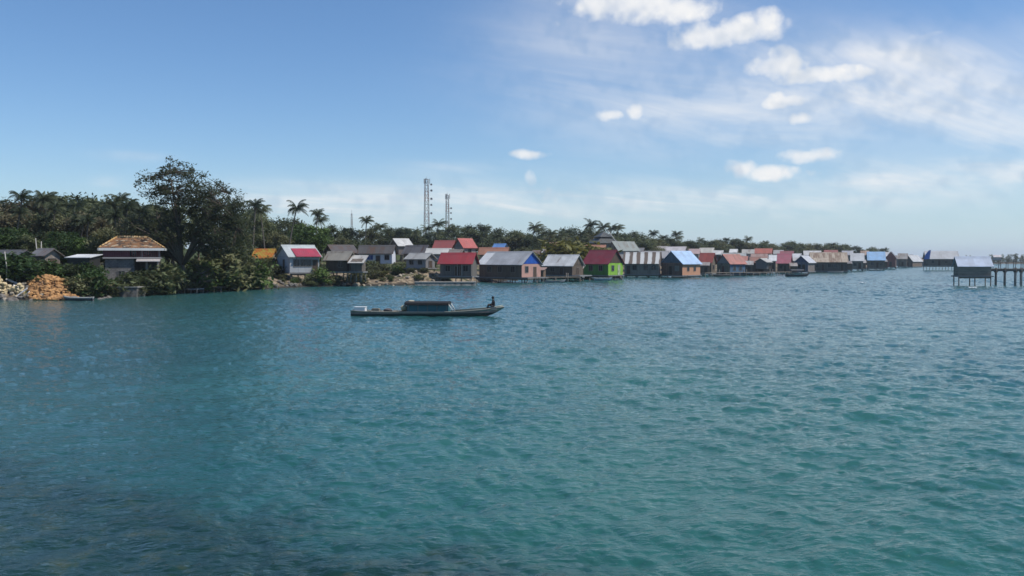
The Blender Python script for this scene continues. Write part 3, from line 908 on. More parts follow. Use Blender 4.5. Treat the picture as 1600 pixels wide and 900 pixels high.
# lean-tos and side kitchens filling the gaps of the row
for (px0, px1, rg, ev, fl, d, roofc, lab) in [
    (1094, 1110, 410, 415, 427, 206, (.34, .30, .27), 'low lean-to with a brownish roof between the sky blue and coral red roofs'),
    (1160, 1178, 408, 414, 426, 214, (.46, .45, .42), 'side lean-to with a greyish roof right of the blue boarded stilt house'),
    (1192, 1206, 410, 415, 425, 230, (.30, .16, .12), 'low rusty lean-to between the brown red and white hut roofs'),
    (1234, 1246, 411, 416, 425, 236, (.38, .34, .30), 'low tan lean-to between the magenta roof and slate blue gable'),
    (1318, 1332, 408, 412, 421, 270, (.26, .24, .23), 'dark grey lean-to right of the long rusty roof'),
    (1340, 1354, 406, 411, 419.5, 296, (.42, .40, .37), 'small pale lean-to left of the cyan roofed house'),
    (1375, 1387, 405, 409, 418, 330, (.24, .22, .21), 'dark lean-to between the cyan roof and salmon pink gable'),
    (836, 852, 421, 425, 433, 156, (.34, .22, .17), 'small rusty lean-to between the pink end wall and white sheet roof'),
    (886, 912, 418, 423, 432, 163, (.36, .30, .25), 'low brownish lean-to left of the lime green house'),
    (948, 972, 424, 427, 433.5, 172, (.20, .19, .18), 'low dark lean-to at the foot of the lime green house')]:
    H('lean_to', lab, px0, px1 - 1, px1, rg, ev, fl, d, -14, sheet_roof(roofc, .3), boards((.085, .07, .058)), 'lean-tos along the water', shed=True, base=True, cat='shed', over=.25,
      openings=[('S', .6, 'door')] if px1 - px0 > 15 else ())

# --- pyramid roofed hall on the slope
pc = P(943, 403, 240); zt = P(800, 362, 240).z; ze = P(800, 379, 240).z; zb = land_at(pc.x, pc.y)
root = empty('hall', (pc.x, pc.y, zb), rad(20)); tag(root, 'hall with a dark tiered pyramid roof and a leaning white pole', 'hall', g_sh)
MB().box(-2.8, 2.8, -2.8, 2.8, 0, ze - zb).build('wall', plaster((.16, .19, .18)), root)
for k, (s, za, zb2) in enumerate(((3.7, ze - zb - .2, ze - zb + 1.5), (2.1, ze - zb + 1.5, zt - zb))):
    m = MB(); s2 = 1.3 if k == 0 else .12
    m.add([(-s, -s, za), (s, -s, za), (s, s, za), (-s, s, za), (-s2, -s2, zb2), (s2, -s2, zb2), (s2, s2, zb2), (-s2, s2, zb2)],
          [(0, 3, 2, 1), (4, 5, 6, 7), (0, 1, 5, 4), (1, 2, 6, 5), (2, 3, 7, 6), (3, 0, 4, 7)])
    m.build('roof', sheet_roof((.085, .09, .085), .15), root)
MB().tube([(2.4, -2.9, ze - zb + .1), (.5, -1.4, zt - zb + .4)], [.10, .07], 6).build('pole', paint((.6, .58, .54)), root)

# --- the big house at the left with the patchy orange tile roof
d = 100.0
pc = P(209, 403, d + 3); z0 = P(0, 440, d).z; ze = P(0, 387.5, d).z; zr = P(0, 369.5, d).z
root = empty('house', (pc.x, pc.y, z0), rad(19)); tag(root, 'two storey house with patchy orange tiled roof and white eaves, left of the big tree', 'house', g_sh)
hw = ze - z0; Lh, Wh = 6.1, 4.4
mid_z = P(0, 404, d).z - z0
MB().box(-Lh / 2 + .2, .2, -Wh / 2, Wh / 2, 0, mid_z).build('wall', block_wall((.24, .23, .22)), root)
MB().box(.2, Lh / 2 - .25, -Wh / 2 + 1.3, Wh / 2 - .05, 0, mid_z - .01).build('undercroft_wall', boards((.04, .035, .03)), root)
for x in (1.5, 2.7):
    MB().box(x - .1, x + .1, -Wh / 2 + .05, -Wh / 2 + .25, 0, mid_z - .005).build('pillar', paint((.3, .27, .25)), root)
MB().box(-Lh / 2 + .1, Lh / 2 - .1, -Wh / 2 - .12, Wh / 2, -1.7, -.01).build('foundation', stone((.07, .062, .055), (.20, .18, .16)), root)
MB().box(-Lh / 2 + .4, Lh / 2 - .4, -Wh / 2 + 1.2, Wh / 2, mid_z + .16, hw - .05).build('upper_wall', boards((.07, .05, .048)), root)
MB().box(-Lh / 2, Lh / 2, -Wh / 2 - .35, Wh / 2, mid_z, mid_z + .15).build('balcony_floor', plaster((.35, .33, .32)), root)
m = MB()
for i in range(25):
    x = -Lh / 2 + .1 + i * (Lh - .2) / 24
    m.box(x - .03, x + .03, -Wh / 2 - .30, -Wh / 2 - .25, mid_z + .15, mid_z + .95)
m.box(-Lh / 2 + .02, Lh / 2 - .02, -Wh / 2 - .32, -Wh / 2 - .23, mid_z + .95, mid_z + 1.03)
m.box(-Lh / 2 + .05, -Lh / 2 + 2.8, -Wh / 2 - .24, -Wh / 2 - .2, mid_z + .17, mid_z + .94)
m.build('railing', paint((.16, .035, .04)), root)
for x in (-2.9, -1.0, 1.0, 2.9):
    MB().box(x - .09, x + .09, -Wh / 2 - .2, -Wh / 2 - .02, mid_z + .15, hw).build('pillar', paint((.3, .27, .25)), root)
for u in (.2, .5, .78):
    opening(root, 'S', u, mid_z + .3, 1.0, 1.3 if u != .5 else 1.6, Lh - .8, Wh - 2.4, 'window' if u != .5 else 'door', paint((.25, .1, .1)), dark_glass())
opening(root, 'S', .30, .55, .8, .7, Lh - .4, Wh, 'window', paint((.2, .19, .18)), dark_glass())
e = .42; hr = zr - ze; a_, b_ = Lh / 2 + e, Wh / 2 + e + .1
m = MB(); m.add([(-a_, -b_, hw), (a_, -b_, hw), (a_, b_, hw), (-a_, b_, hw), (-a_ + 1.7, 0, hw + hr), (a_ - 2.0, 0, hw + hr)],
                [(0, 1, 5, 4), (1, 2, 5), (2, 3, 4, 5), (3, 0, 4), (0, 3, 2, 1)])
rf = m.build('roof', patchy_tiles(), root)
m = MB()
for (x0, y0, x1, y1) in ((-a_, -b_, a_, -b_), (a_, -b_, a_, b_), (-a_, -b_, -a_, b_)):
    m.box(min(x0, x1) - .07, max(x0, x1) + .07, min(y0, y1) - .07, max(y0, y1) + .07, hw - .28, hw - .005)
m.build('fascia', paint((.68, .67, .64), .6, .2), rf)
m = MB(); m.tube([(-a_ + 1.6, 0, hw + hr + .03), (a_ - 1.9, 0, hw + hr + .03)], .11, 6)
for (sx, rx) in ((-1, -a_ + 1.7), (1, a_ - 2.0)):
    m.tube([(rx, 0, hw + hr + .02), (sx * a_, -b_, hw + .03)], .09, 6)
m.build('ridge_tiles', tile_roof((.62, .42, .22), (.5, .3, .12)), rf)
# low white awning at the right of the house
m = MB(); m.prism([(-Wh / 2 - 1.6, mid_z - .35), (-Wh / 2 - .02, mid_z - .05), (-Wh / 2 - .02, mid_z + .0), (-Wh / 2 - 1.6, mid_z - .29)], 0, .5, 3.0)
m.build('awning', sheet_roof((.5, .46, .44), .1), root)
SITES.append((211, 'the big house', d))

H('lean_to', 'open lean-to with a thin white roof, left of the two storey house', 110, 150, 152, 399.5, 403, 425, 97, -5,
  sheet_roof((.72, .72, .71), .03), paint((.03, .028, .025)), g_sh, shed=True, cat='shed', over=.25, base=True, ground=1.0)  # near-black wall colour stands in for the shade under the open roof
H('shed', 'small grey plank shed among the bushes above the orange stones', 54, 80, 90, 391, 402, 418, 97, -28,
  sheet_roof((.20, .19, .18), .3), boards((.17, .165, .16)), g_sh, cat='shed', openings=[('R', .5, 'door'), ('S', .5, win)])
H('shed', 'dark low shed with a grey roof at the left edge', -18, 38, 46, 393, 400, 417, 94, -12,
  sheet_roof((.10, .10, .10), .3), boards((.05, .045, .042)), g_sh, cat='shed', openings=[('S', .8, win)])
H('shed', 'small plank hut in the shade under the big tree', 298, 322, 332, 423, 430, 443, 110, -20,
  sheet_roof((.16, .15, .14), .3), boards((.12, .10, .085)), g_sh, cat='shed', openings=[('S', .5, 'door')])
# ---------------------------------------------------------------- trees
@cached
def leaf_mat(c1, c2, trans=0.25):
    m, nt, out = material('leaves')
    p = nt.coords(); r = nt.objrand()
    x, y, z = nt.sep(p)
    n = nt.noise(nt.comb(x + r * 50.0, y, z), 0.45, 3.0, .6); n2 = nt.noise(p, 3.5, 2.0, .5)
    col = nt.mix(nt.ss(n * .65 + n2 * .35 + (r - .5) * .5, .30, .70), c1, c2)
    b = principled(nt, None, col, .6, .3)
    t = nt.n.new('ShaderNodeBsdfTranslucent'); nt.put(t.inputs[0], nt.mix(.5, col, tuple(q * 1.3 for q in c2)))
    mx = nt.n.new('ShaderNodeMixShader'); mx.inputs[0].default_value = trans
    nt.l.new(b.outputs[0], mx.inputs[1]); nt.l.new(t.outputs[0], mx.inputs[2]); nt.l.new(mx.outputs[0], out.inputs[0])
    return m


@cached
def bark(c):
    m, nt, out = material('bark')
    p = nt.coords(); x, y, z = nt.sep(p)
    n = nt.noise(nt.comb(x * 6, y * 6, z * 1.5), 1.0, 4.0)
    principled(nt, out, nt.mix(n, tuple(q * .5 for q in c), tuple(q * 1.4 for q in c)), .9, .2)
    return m


DARK = leaf_mat((0.028, 0.044, 0.017), (0.122, 0.142, 0.060))
OLIVE = leaf_mat((0.042, 0.052, 0.020), (0.155, 0.158, 0.070))
GREEN = leaf_mat((0.026, 0.055, 0.012), (0.085, 0.140, 0.030))
DRY = leaf_mat((0.055, 0.050, 0.024), (0.150, 0.132, 0.070))
YELLOW = leaf_mat((0.055, 0.060, 0.012), (0.17, 0.16, 0.035))
PALM = leaf_mat((0.026, 0.042, 0.018), (0.095, 0.110, 0.050), .25)
BARK = (0.10, 0.08, 0.06)


def leaves(rng, centres, radii, per, size, up=.5):
    """small folded leaf sprays scattered round branch tips"""
    n = len(centres) * per
    c = np.repeat(np.array(centres), per, 0); rr = np.repeat(np.array(radii), per)
    off = rng.normal(size=(n, 3)) * rr[:, None] * np.array([.55, .55, .38])
    p = c + off
    nrm = rng.normal(size=(n, 3)); nrm[:, 2] = np.abs(nrm[:, 2]) + up; nrm /= np.linalg.norm(nrm, axis=1)[:, None]
    t = rng.normal(size=(n, 3)); t -= nrm * (t * nrm).sum(1)[:, None]; t /= np.linalg.norm(t, axis=1)[:, None]
    b = np.cross(nrm, t)
    s = size * rng.uniform(.6, 1.35, n)[:, None]
    q = np.stack([p - t * s, p + b * s * .42 - nrm * s * .12, p + t * s, p - b * s * .42 - nrm * s * .12], 1)
    return q.reshape(-1, 3), np.arange(n * 4).reshape(-1, 4)


def tree_meshes(seed, blobs, limbs, tips, per, leaf, clump, trunk_r, fork, lmat, bare=0, low=.25, twig=True):
    """trunk with limbs that reach out to tips spread through the crown's lobes; leaf sprays sit on the tips"""
    rng = np.random.default_rng(seed)
    wts = np.array([b[3] * b[4] * b[5] * (b[6] if len(b) > 6 else 1) for b in blobs]); wts /= wts.sum()
    T = []
    while len(T) < tips:
        b = blobs[rng.choice(len(blobs), p=wts)]
        v = rng.normal(size=3); v /= np.linalg.norm(v); r = rng.uniform(.15, 1.0) ** .42
        pt = np.array(b[:3]) + v * r * np.array(b[3:6]) * (1 + .16 * math.sin(v[0] * 5 + seed) * math.cos(v[2] * 4 + v[1] * 3))
        if pt[2] > low: T.append(pt)
    T = np.array(T)
    top = Vector((rng.normal() * .2, rng.normal() * .2, fork))
    mb = MB()
    mb.tube([(0, 0, -.6), (0, 0, .15), (top.x * .5 + .1, top.y * .5, fork * .55), top], [trunk_r * 1.5, trunk_r * 1.1, trunk_r * .85, trunk_r * .7], 8)
    ends = T[rng.choice(len(T), limbs, replace=False)]
    nodes = []
    for e in ends:
        e = Vector(e); m1 = top.lerp(e, .35) + Vector((0, 0, .12 * (e - top).length)); m2 = top.lerp(e, .7) + Vector((rng.normal() * .15, rng.normal() * .15, .08 * (e - top).length))
        mb.tube([top, m1, m2, e], [trunk_r * .5, trunk_r * .36, trunk_r * .22, trunk_r * .1], 6)
        nodes += [m1, m2, e]
    N = np.array([tuple(n) for n in nodes])
    if twig:
        for t in T:
            i = np.argmin(((N - t) ** 2).sum(1)); a = Vector(N[i]); b = Vector(t)
            mb.tube([a, a.lerp(b, .55) + Vector((0, 0, .05 * (b - a).length)), b], [trunk_r * .12, trunk_r * .08, trunk_r * .035], 4, False)
    k = len(T) - int(len(T) * bare)
    v, f = leaves(rng, T[:k], clump * rng.uniform(.6, 1.35, k), per, leaf)
    c = MB(); c.v = v.tolist(); c.f = f.tolist(); c.sm = [False] * len(f)
    return mb.mesh('tree_trunk', bark(BARK)), c.mesh('tree_crown', lmat)


def palm_meshes(seed, lean=1.2, h=9.0, n=20, flen=2.4, wind=(0.35, -.1)):
    r = random.Random(seed); mb = MB(); pts = []
    for i in range(7):
        t = i / 6; pts.append((lean * t ** 1.7, .25 * math.sin(t * 3 + seed), -.5 + (h + .5) * t))
    mb.tube(pts, [.24, .17, .15, .14, .13, .12, .13], 7)
    top = Vector(pts[-1]); c = MB()
    for i in range(n):
        az = 2 * math.pi * (i * .618 + r.uniform(-.04, .04)); e0 = r.choice((1.15, .85, .5, .2, -.15)) + r.uniform(-.15, .15)
        L = flen * r.uniform(.8, 1.1); p = top.copy(); e = e0; rach = [p.copy()]; S_ = 8
        for s in range(S_):
            dv = Vector((math.cos(az) * math.cos(e) + wind[0] * s / S_, math.sin(az) * math.cos(e) + wind[1] * s / S_, math.sin(e))).normalized()
            p = p + dv * (L / S_); rach.append(p.copy()); e -= (.10 + .05 * s / S_ * 3) * (1.15 if e0 > .4 else .8)
        c.tube(rach, [.045] * 4 + [.03] * 3 + [.015] * 2, 4, False)
        for s in range(1, 17):
            t = s / 16.5 * S_; k = min(int(t), S_ - 1); q = rach[k].lerp(rach[k + 1], t - k); dv = (rach[k + 1] - rach[k]).normalized()
            side = dv.cross(Vector((0, 0, 1)));  side = side.normalized() if side.length > .05 else Vector((1, 0, 0))
            ll = (.85 * math.sin(math.pi * min(.97, .16 + .8 * s / 16.5)) + .12) * flen / 2.9
            for sg in (-1, 1):
                tip = q + (side * sg * .75 + dv * .5 + Vector((0, 0, -.55 + r.uniform(-.15, .15)))).normalized() * ll
                w = dv * .06
                c.add([q - w, q + w, tip], [(0, 1, 2)])
    for i in range(7):
        a = i * .9; p = top + Vector((math.cos(a) * .2, math.sin(a) * .2, -.28))
        mb.rock(p, .13, r, (1, 1, 1.1))
    return mb.mesh('palm_trunk', bark((.13, .115, .095))), c.mesh('palm_crown', PALM)


BROAD = []
for i, (bl, mat) in enumerate([
        ([(0, 0, 6.2, 3.4, 3.2, 2.6), (1.6, .5, 4.6, 2.2, 2.2, 1.6)], DARK),
        ([(0, 0, 5.6, 2.9, 3.0, 3.4), (-1.5, 0, 4.0, 2.2, 2.2, 1.8)], DARK),
        ([(-.8, 0, 6.4, 2.6, 2.6, 2.2), (1.7, .2, 5.2, 2.4, 2.6, 2.2), (-1.6, -.4, 3.8, 1.8, 2, 1.4)], OLIVE),
        ([(0, .2, 5.8, 3.8, 3.4, 2.0), (.3, 0, 7.4, 2.0, 2.0, 1.3)], DRY),
        ([(.2, 0, 5.0, 3.2, 3.2, 3.2)], GREEN),
        ([(-.5, 0, 6.6, 2.0, 2.0, 2.2), (.7, 0, 4.4, 2.7, 2.6, 1.9)], DARK)]):
    BROAD.append(tree_meshes(20 + i, bl, 8, 62, 84, .25, .82, .26, 2.3, mat, 0, 1.4, False))
BUSH = [tree_meshes(40 + i, [(0, 0, 1.2, 1.5, 1.5, 1.1), (.7, .2, .8, 1.1, 1.1, .8)], 4, 34, 34, .20, .55, .07, .5, mt, 0, .15, False) for i, mt in enumerate((GREEN, OLIVE, YELLOW, DARK))]
PALMS = [palm_meshes(60 + i, ln, 9.0, 21 + i % 3, 2.3 + .12 * i) for i, ln in enumerate((.6, 1.7, -.9, 2.2))]
BH = [8.8, 9.0, 8.6, 8.7, 8.2, 8.8]

TREES = []        # (kind, look, px, row, object)


def plant(kind, meshes, h0, px, top, d, look, row, wide=1.0, rz=None, sink=0.0, x=None):
    r = random.Random(int(px * 13 + d * 7 + top))
    p = P(px, top, d); zb = land_at(p.x, d) - sink
    if zb < -.2: zb = .1
    s = max(.25, (p.z - zb) / h0)
    o = empty(kind, (p.x, d, zb), r.uniform(0, 6.28) if rz is None else rz); o.scale = (s * wide, s * wide, s)
    for nm, me in zip(('trunk', 'crown'), meshes):
        c = bpy.data.objects.new(nm, me); COL.objects.link(c); c.parent = o
    TREES.append((kind, look, px, row, o))
    return o


R = random.Random(11)
LOOK = ['dark leafy tree', 'dark leafy tree', 'olive green tree', 'olive green tree', 'bright green tree', 'dark leafy tree']


def bt(px, top, d, row, k=None, wide=1.0):
    k = R.choice((0, 1, 2, 3, 5)) if k is None else k
    return plant('broadleaf_tree', BROAD[k], BH[k], px, top, d, LOOK[k], row, wide * R.uniform(.92, 1.12))


def pt(px, top, d, row='back', k=None, rz=None, wide=1.0):
    k = R.randrange(4) if k is None else k
    return plant('coconut_palm', PALMS[k], 9.9, px, top, d, 'coconut palm', row, wide * (.8 if d < 215 else 1.0), R.uniform(-.7, .7) if rz is None else rz)


BL = ['leafy green bush', 'olive bush', 'yellowish bush', 'dark bush']


def bush(px, top, d, k, wide=1.0):
    return plant('bush', BUSH[k], 2.2, px, top, d, BL[k], 'low', wide)


def P_top(x, d, h):
    return 450 - FPX * math.tan(math.atan((land_at(x, d) + h - CAM_H) / d) + PITCH)


# wood at the left behind the big house
for i, (px, top) in enumerate([(-30, 306), (2, 303), (38, 301), (62, 309), (96, 303), (124, 298), (150, 309), (178, 306), (208, 314), (238, 318), (-64, 300), (268, 312)]):
    bt(px, top + R.uniform(-3, 11), 140 + R.uniform(-6, 8), 'back')
for px, top in [(-20, 330), (20, 322), (52, 331), (84, 328), (110, 322), (140, 330), (168, 326), (196, 334), (228, 338), (258, 345), ]:
    bt(px, top + R.uniform(-3, 3), 125 + R.uniform(-4, 5), 'middle')
for px, top, k in [(-12, 352, 4), (24, 352, 4), (72, 362, 0), (100, 358, 4), (134, 368, 4), (165, 352, 2), (262, 362, 3), (405, 352, 1), (428, 360, 2), (45, 368, 5)]:
    bt(px, top, 110 + R.uniform(-3, 3), 'front', k) if px < 300 else bt(px, top, 162, 'front', k)
for px, top, d, k in [(28, 299, 132, 0), (76, 302, 134, 2), (103, 312, 130, 1), (184, 304, 136, 0), (206, 313, 138, 2), (154, 312, 134, 3), (56, 306, 138, 1)]:
    pt(px, top, d, 'back', k)
# the palms and trees over the bank houses
pt(394, 313, 146, 'back', 0, 0.2); pt(449, 316, 158, 'back', 1, 0.1, 1.05); pt(492, 328, 172, 'back', 0, .3); pt(506, 338, 176, 'back', 2, .2); pt(569, 339, 200, 'back', 0, 0.0); pt(414, 322, 150, 'back', 2, .4)
for px, top, d, k in [(376, 326, 158, 0), (402, 328, 164, 5), (418, 338, 168, 1), (430, 340, 172, 1), (470, 346, 178, 4), (486, 350, 172, 4), (520, 352, 190, 0), (545, 356, 200, 5), (455, 338, 185, 2), (575, 356, 214, 2), (500, 366, 180, 4), (535, 369, 186, 2), (560, 372, 184, 1), (596, 353, 228, 0), (618, 354, 234, 1)]:
    bt(px, top, d, 'back' if top < 358 else 'front', k)
SK = [(640, 349), (664, 352), (690, 356), (716, 352), (742, 349), (762, 351), (786, 356), (808, 354), (834, 356), (858, 357), (882, 352), (905, 350), (926, 351), (948, 355), (972, 360),
      (994, 365), (1014, 372), (1042, 374), (1072, 376), (1096, 377), (1122, 375), (1148, 377), (1174, 379), (1198, 380), (1222, 383), (1246, 385), (1268, 386), (1290, 388), (1312, 388), (1334, 392), (1352, 393), (1372, 394)]
for px, top in SK:
    d = 275 + max(0, px - 900) * .62
    bt(px, top + R.uniform(-3, 7), d + R.uniform(-10, 14), 'back', R.choice((0, 1, 1, 2, 5)), 1.1 if px < 980 else 1.25)
for i in range(34):
    px = 606 + i * 16.5 + R.uniform(-5, 5); base = np.interp(px, [600, 700, 900, 1000, 1160], [362, 364, 363, 375, 385])
    bt(px, base + R.uniform(-5, 7), 246 + max(0, px - 900) * .5 + R.uniform(-6, 8), 'front', None, 1.15)
for px, top, d in [(658, 353, 262), (676, 344, 240), (752, 352, 300), (826, 349, 262), (846, 355, 270), (911, 346, 300), (929, 350, 305), (946, 352, 300), (963, 352, 308), (1025, 361, 330), (1039, 368, 335), (1061, 362, 345), (1055, 368, 352), (1087, 373, 370), (1133, 372, 385), (1160, 371, 395), (1143, 375, 392), (1187, 378, 410), (1199, 377, 412), (1232, 378, 425), (1247, 380, 430), (1272, 382, 440), (1312, 384, 455), (700, 354, 290), (598, 350, 232)]:
    pt(px, top, d, 'back')
for i in range(40):
    px = 985 + i * 10.2 + R.uniform(-4, 4); top = np.interp(px, [980, 1080, 1200, 1320, 1390], [366, 374, 379, 384, 391])
    bt(px, top + R.uniform(-4, 6), 285 + max(0, px - 980) * .52 + R.uniform(-8, 8), 'front', R.choice((0, 1, 2, 5)), 1.5)
for i in range(16):
    px = R.uniform(-5, 250); pt(px, R.uniform(312, 345), R.uniform(113, 128), 'front')
for i in range(24):
    px = R.uniform(520, 1000); pt(px, np.interp(px, [520, 640, 900, 1000], [358, 360, 362, 372]) + R.uniform(-2, 9), R.uniform(215, 240) + max(0, px - 850) * .25, 'front')
for i in range(12):
    bush(R.uniform(296, 345), R.uniform(402, 438), R.uniform(110.5, 116), R.choice((0, 1, 3, 3)), R.uniform(1.0, 1.5))
# single trees and bushes among the houses
bt(888, 377, 190, 'front', 4, 1.2); bt(874, 381, 186, 'front', 2, 1.0); bt(782, 380, 225, 'front', 0); bt(838, 378, 215, 'front', 1); bt(1008, 378, 235, 'front', 5); bt(1020, 382, 240, 'front', 2); bt(820, 384, 200, 'front', 2)
bush(896, 381, 182, 2, 1.6)
for px, top, d, k in [(404, 408, 132, 0), (418, 404, 135, 2), (410, 420, 127, 0), (428, 412, 131, 1), (395, 425, 122, 3), (440, 428, 130, 1), (500, 420, 131, 0), (488, 428, 130, 3), (526, 430, 132, 1), (585, 420, 140, 1), (600, 424, 141, 2), (560, 424, 134, 1),
                      (58, 404, 95.5, 1), (80, 409, 95, 0), (112, 413, 95.5, 3), (140, 412, 95.8, 0), (10, 398, 92, 0), (30, 402, 92, 0), (120, 412, 97, 3), (132, 430, 93, 1), (142, 424, 93.5, 0), (72, 411, 98, 3), (158, 441, 95.5, 3), (172, 446, 95.2, 1), (188, 443, 96, 3), (205, 430, 98, 3), (222, 424, 99.5, 3), (238, 420, 101, 1), (255, 412, 102, 3), (252, 438, 102.5, 3), (216, 428, 99.8, 0), (230, 440, 100, 3), (212, 444, 97, 1), (322, 420, 114, 3), (262, 430, 104, 3), (246, 418, 106, 0), (620, 416, 148, 0), (640, 424, 142, 1)]:
    bush(px, top, d, k, R.uniform(1.0, 1.5))
for i in range(46):
    px = R.uniform(405, 690); d = R.uniform(136, 175) + max(0, px - 600) * .25; p = P(px, 403, d)
    bush(px, P_top(p.x, d, R.uniform(.7, 2.0)), d, R.choice((0, 1, 1, 3, 3)), R.uniform(1.0, 1.6))
for i in range(26):
    px = R.uniform(425, 665); d = np.interp(px, [425, 560, 640, 700], [123, 133, 137, 141]) + R.uniform(.5, 5); p = P(px, 403, d)
    bush(px, P_top(p.x, d, R.uniform(.35, .9)), d, R.choice((0, 1, 1, 2, 3)), R.uniform(1.1, 1.7))
for i in range(14):
    px = 336 + i * 4.6 + R.uniform(-3, 3); top = R.uniform(392, 436); d = np.interp(px, [330, 400], [112, 119]) + R.uniform(.5, 4)
    bush(px, top, d, R.choice((3, 3, 0, 1)), R.uniform(.85, 1.3))
# the big tree on the bank, its crown thin at the top
def big(name, px, base, d, meshes, label, rz=0.0):
    p = P(px, base, d); zb = land_at(p.x, d)
    o = empty(name, (p.x, d, zb), rz); tag(o, label, 'tree')
    for nm, me in zip(('trunk', 'crown'), meshes):
        c = bpy.data.objects.new(nm, me); COL.objects.link(c); c.parent = o
    return o


BIGL = leaf_mat((0.036, 0.048, 0.020), (0.140, 0.150, 0.066), .3)
zb = land_at(-39.5, 106)
big('big_tree', 284, 445, 106, tree_meshes(5, [(-.1, 0, 12.4 - zb, 4.7, 3.8, 3.2, .75), (4.1, .5, 10.4 - zb, 3.8, 3.4, 2.8, 1.1), (-3.0, -.6, 7.4 - zb, 4.6, 3.6, 2.2, 1.0), (4.6, 0, 7.2 - zb, 4.2, 3.4, 2.6, 1.0)], 17, 560, 36, .17, .62, .42, 3.6, BIGL, .03, 2.2),
    'big spreading tree with thin see-through crown top, rising from the bank beside the tiled house')
big('dense_tree', 352, 445, 115, tree_meshes(6, [(0, 0, 8.4, 3.0, 3.0, 3.4), (.7, 0, 4.2, 2.8, 3.0, 3.2), (-1.8, 0, 5.6, 2.2, 2.4, 2.8)], 9, 170, 34, .24, .8, .3, 2.0, DARK, 0, .5),
    'dense dark tree hanging to the waterline, right of the big spreading tree')
big('dense_tree', 376, 445, 118, tree_meshes(9, [(0, 0, 3.8, 1.5, 1.8, 2.6), (.2, 0, 1.9, 1.7, 1.8, 1.4)], 6, 80, 34, .22, .7, .16, 1.2, OLIVE, 0, .3),
    'olive green bushy tree at the waterline right of the dense dark tree')
big('slim_tree', 307, 445, 111, tree_meshes(8, [(0.3, 0, 7.0, 2.0, 2.0, 1.7)], 5, 40, 24, .22, .7, .17, 4.2, DARK, 0, 2.5),
    'slim pale trunked tree just right of the big spreading tree trunk')

LAND = [(-200, 'left edge'), (72, 'grey plank shed'), (130, 'white lean-to'), (211, 'two storey tiled house'), (284, 'big spreading tree'), (352, 'dense dark tree'), (412, 'orange yellow roof'), (465, 'rose patched roof'), (530, 'tan roofed shed'),
        (549, 'thin radio mast'), (600, 'long white house'), (640, 'two windowed grey house'), (667, 'taller lattice mast'), (699, 'shorter lattice mast'), (746, 'crimson roof'), (795, 'blue gabled house'), (865, 'pale pink roof'), (905, 'maroon roof'), (943, 'pyramid roofed hall'),
        (985, 'grey green roof'), (1030, 'rust striped roof'), (1070, 'sky blue roof'), (1105, 'cream roof'), (1145, 'teal gable'), (1190, 'tomato red roof'), (1226, 'magenta roof'), (1258, 'slate blue gable'), (1293, 'rusty tan roof'), (1340, 'off white stilt roof'), (1367, 'cyan blue roof')]
ORD = ['first', 'second', 'third', 'fourth', 'fifth', 'sixth', 'seventh', 'eighth', 'ninth', 'tenth', 'eleventh', 'twelfth', 'thirteenth', 'fourteenth'] + ['farther'] * 20
ROWS = {'back': 'on the skyline', 'middle': 'inside the wood', 'front': 'below the skyline', 'low': 'close to the ground'}
GROUPS = {'broadleaf_tree': 'leafy trees behind the village', 'coconut_palm': 'coconut palms behind the village', 'bush': 'bushes on the bank'}
count = {}
for kind, look, px, row, o in sorted(TREES, key=lambda t: t[2]):
    lm = [n for (q, n) in LAND if q <= px][-1]; k = (look, row, lm); count[k] = count.get(k, 0) + 1
    tag(o, f'{look} {ROWS[row]}, {ORD[count[k] - 1]} right of the {lm}', 'bush' if kind == 'bush' else 'palm' if kind == 'coconut_palm' else 'tree', GROUPS[kind])
# ---------------------------------------------------------------- shore details
rr = random.Random(4)
ROCKS = []
for i in range(6):
    m = MB(); m.rock((0, 0, 0), 1.0, rr, (rr.uniform(.9, 1.3), rr.uniform(.8, 1.1), rr.uniform(.6, .85)))
    ROCKS.append([m.mesh('shore_rock', stone(a, b)) for a, b in (((.20, .165, .12), (.42, .36, .28)), ((.09, .08, .07), (.22, .20, .18)))])
SPANS = [(2, 118, 'below the orange stones', 1), (150, 262, 'below the two storey house', 1), (262, 345, 'below the big spreading tree', 1), (400, 470, 'below the orange yellow roof', 1), (470, 560, 'below the tan roofed shed', 1), (560, 690, 'on the bank left of the crimson roof', 0)]
for (a, b, where, tone) in SPANS:
    n = int((b - a) / (2.5 if tone == 0 else 3.4))
    for i in range(n):
        px = a + (b - a) * (i + rr.random()) / n
        sy = np.interp(px, [0, 150, 200, 300, 400, 480, 560, 640, 700], [87, 88.5, 100, 108, 119, 129, 132, 135.5, 139])
        up = rr.random() ** 1.7 * (4.5 if tone == 0 else 3.0)
        if px > 560: up *= 2.0
        d = sy + up + .2; x = P(px, 450, d).x
        zz = land_at(x, d)
        t = tone if rr.random() < .8 else 1 - tone
        o = bpy.data.objects.new('shore_rock', ROCKS[rr.randrange(6)][t]); COL.objects.link(o)
        s = rr.uniform(.16, .34) if rr.random() < .6 else rr.uniform(.3, .62); o.scale = (s, s, s); o.location = (x, d, max(zz, -.1) + s * .12); o.rotation_euler = (rr.uniform(-.3, .3), rr.uniform(-.3, .3), rr.uniform(0, 6.28))
        lab = ('pale' if t == 0 else 'dark') + ' rough rock on the shore ' + where
        tag(o, lab, 'rock', 'rocks ' + where)

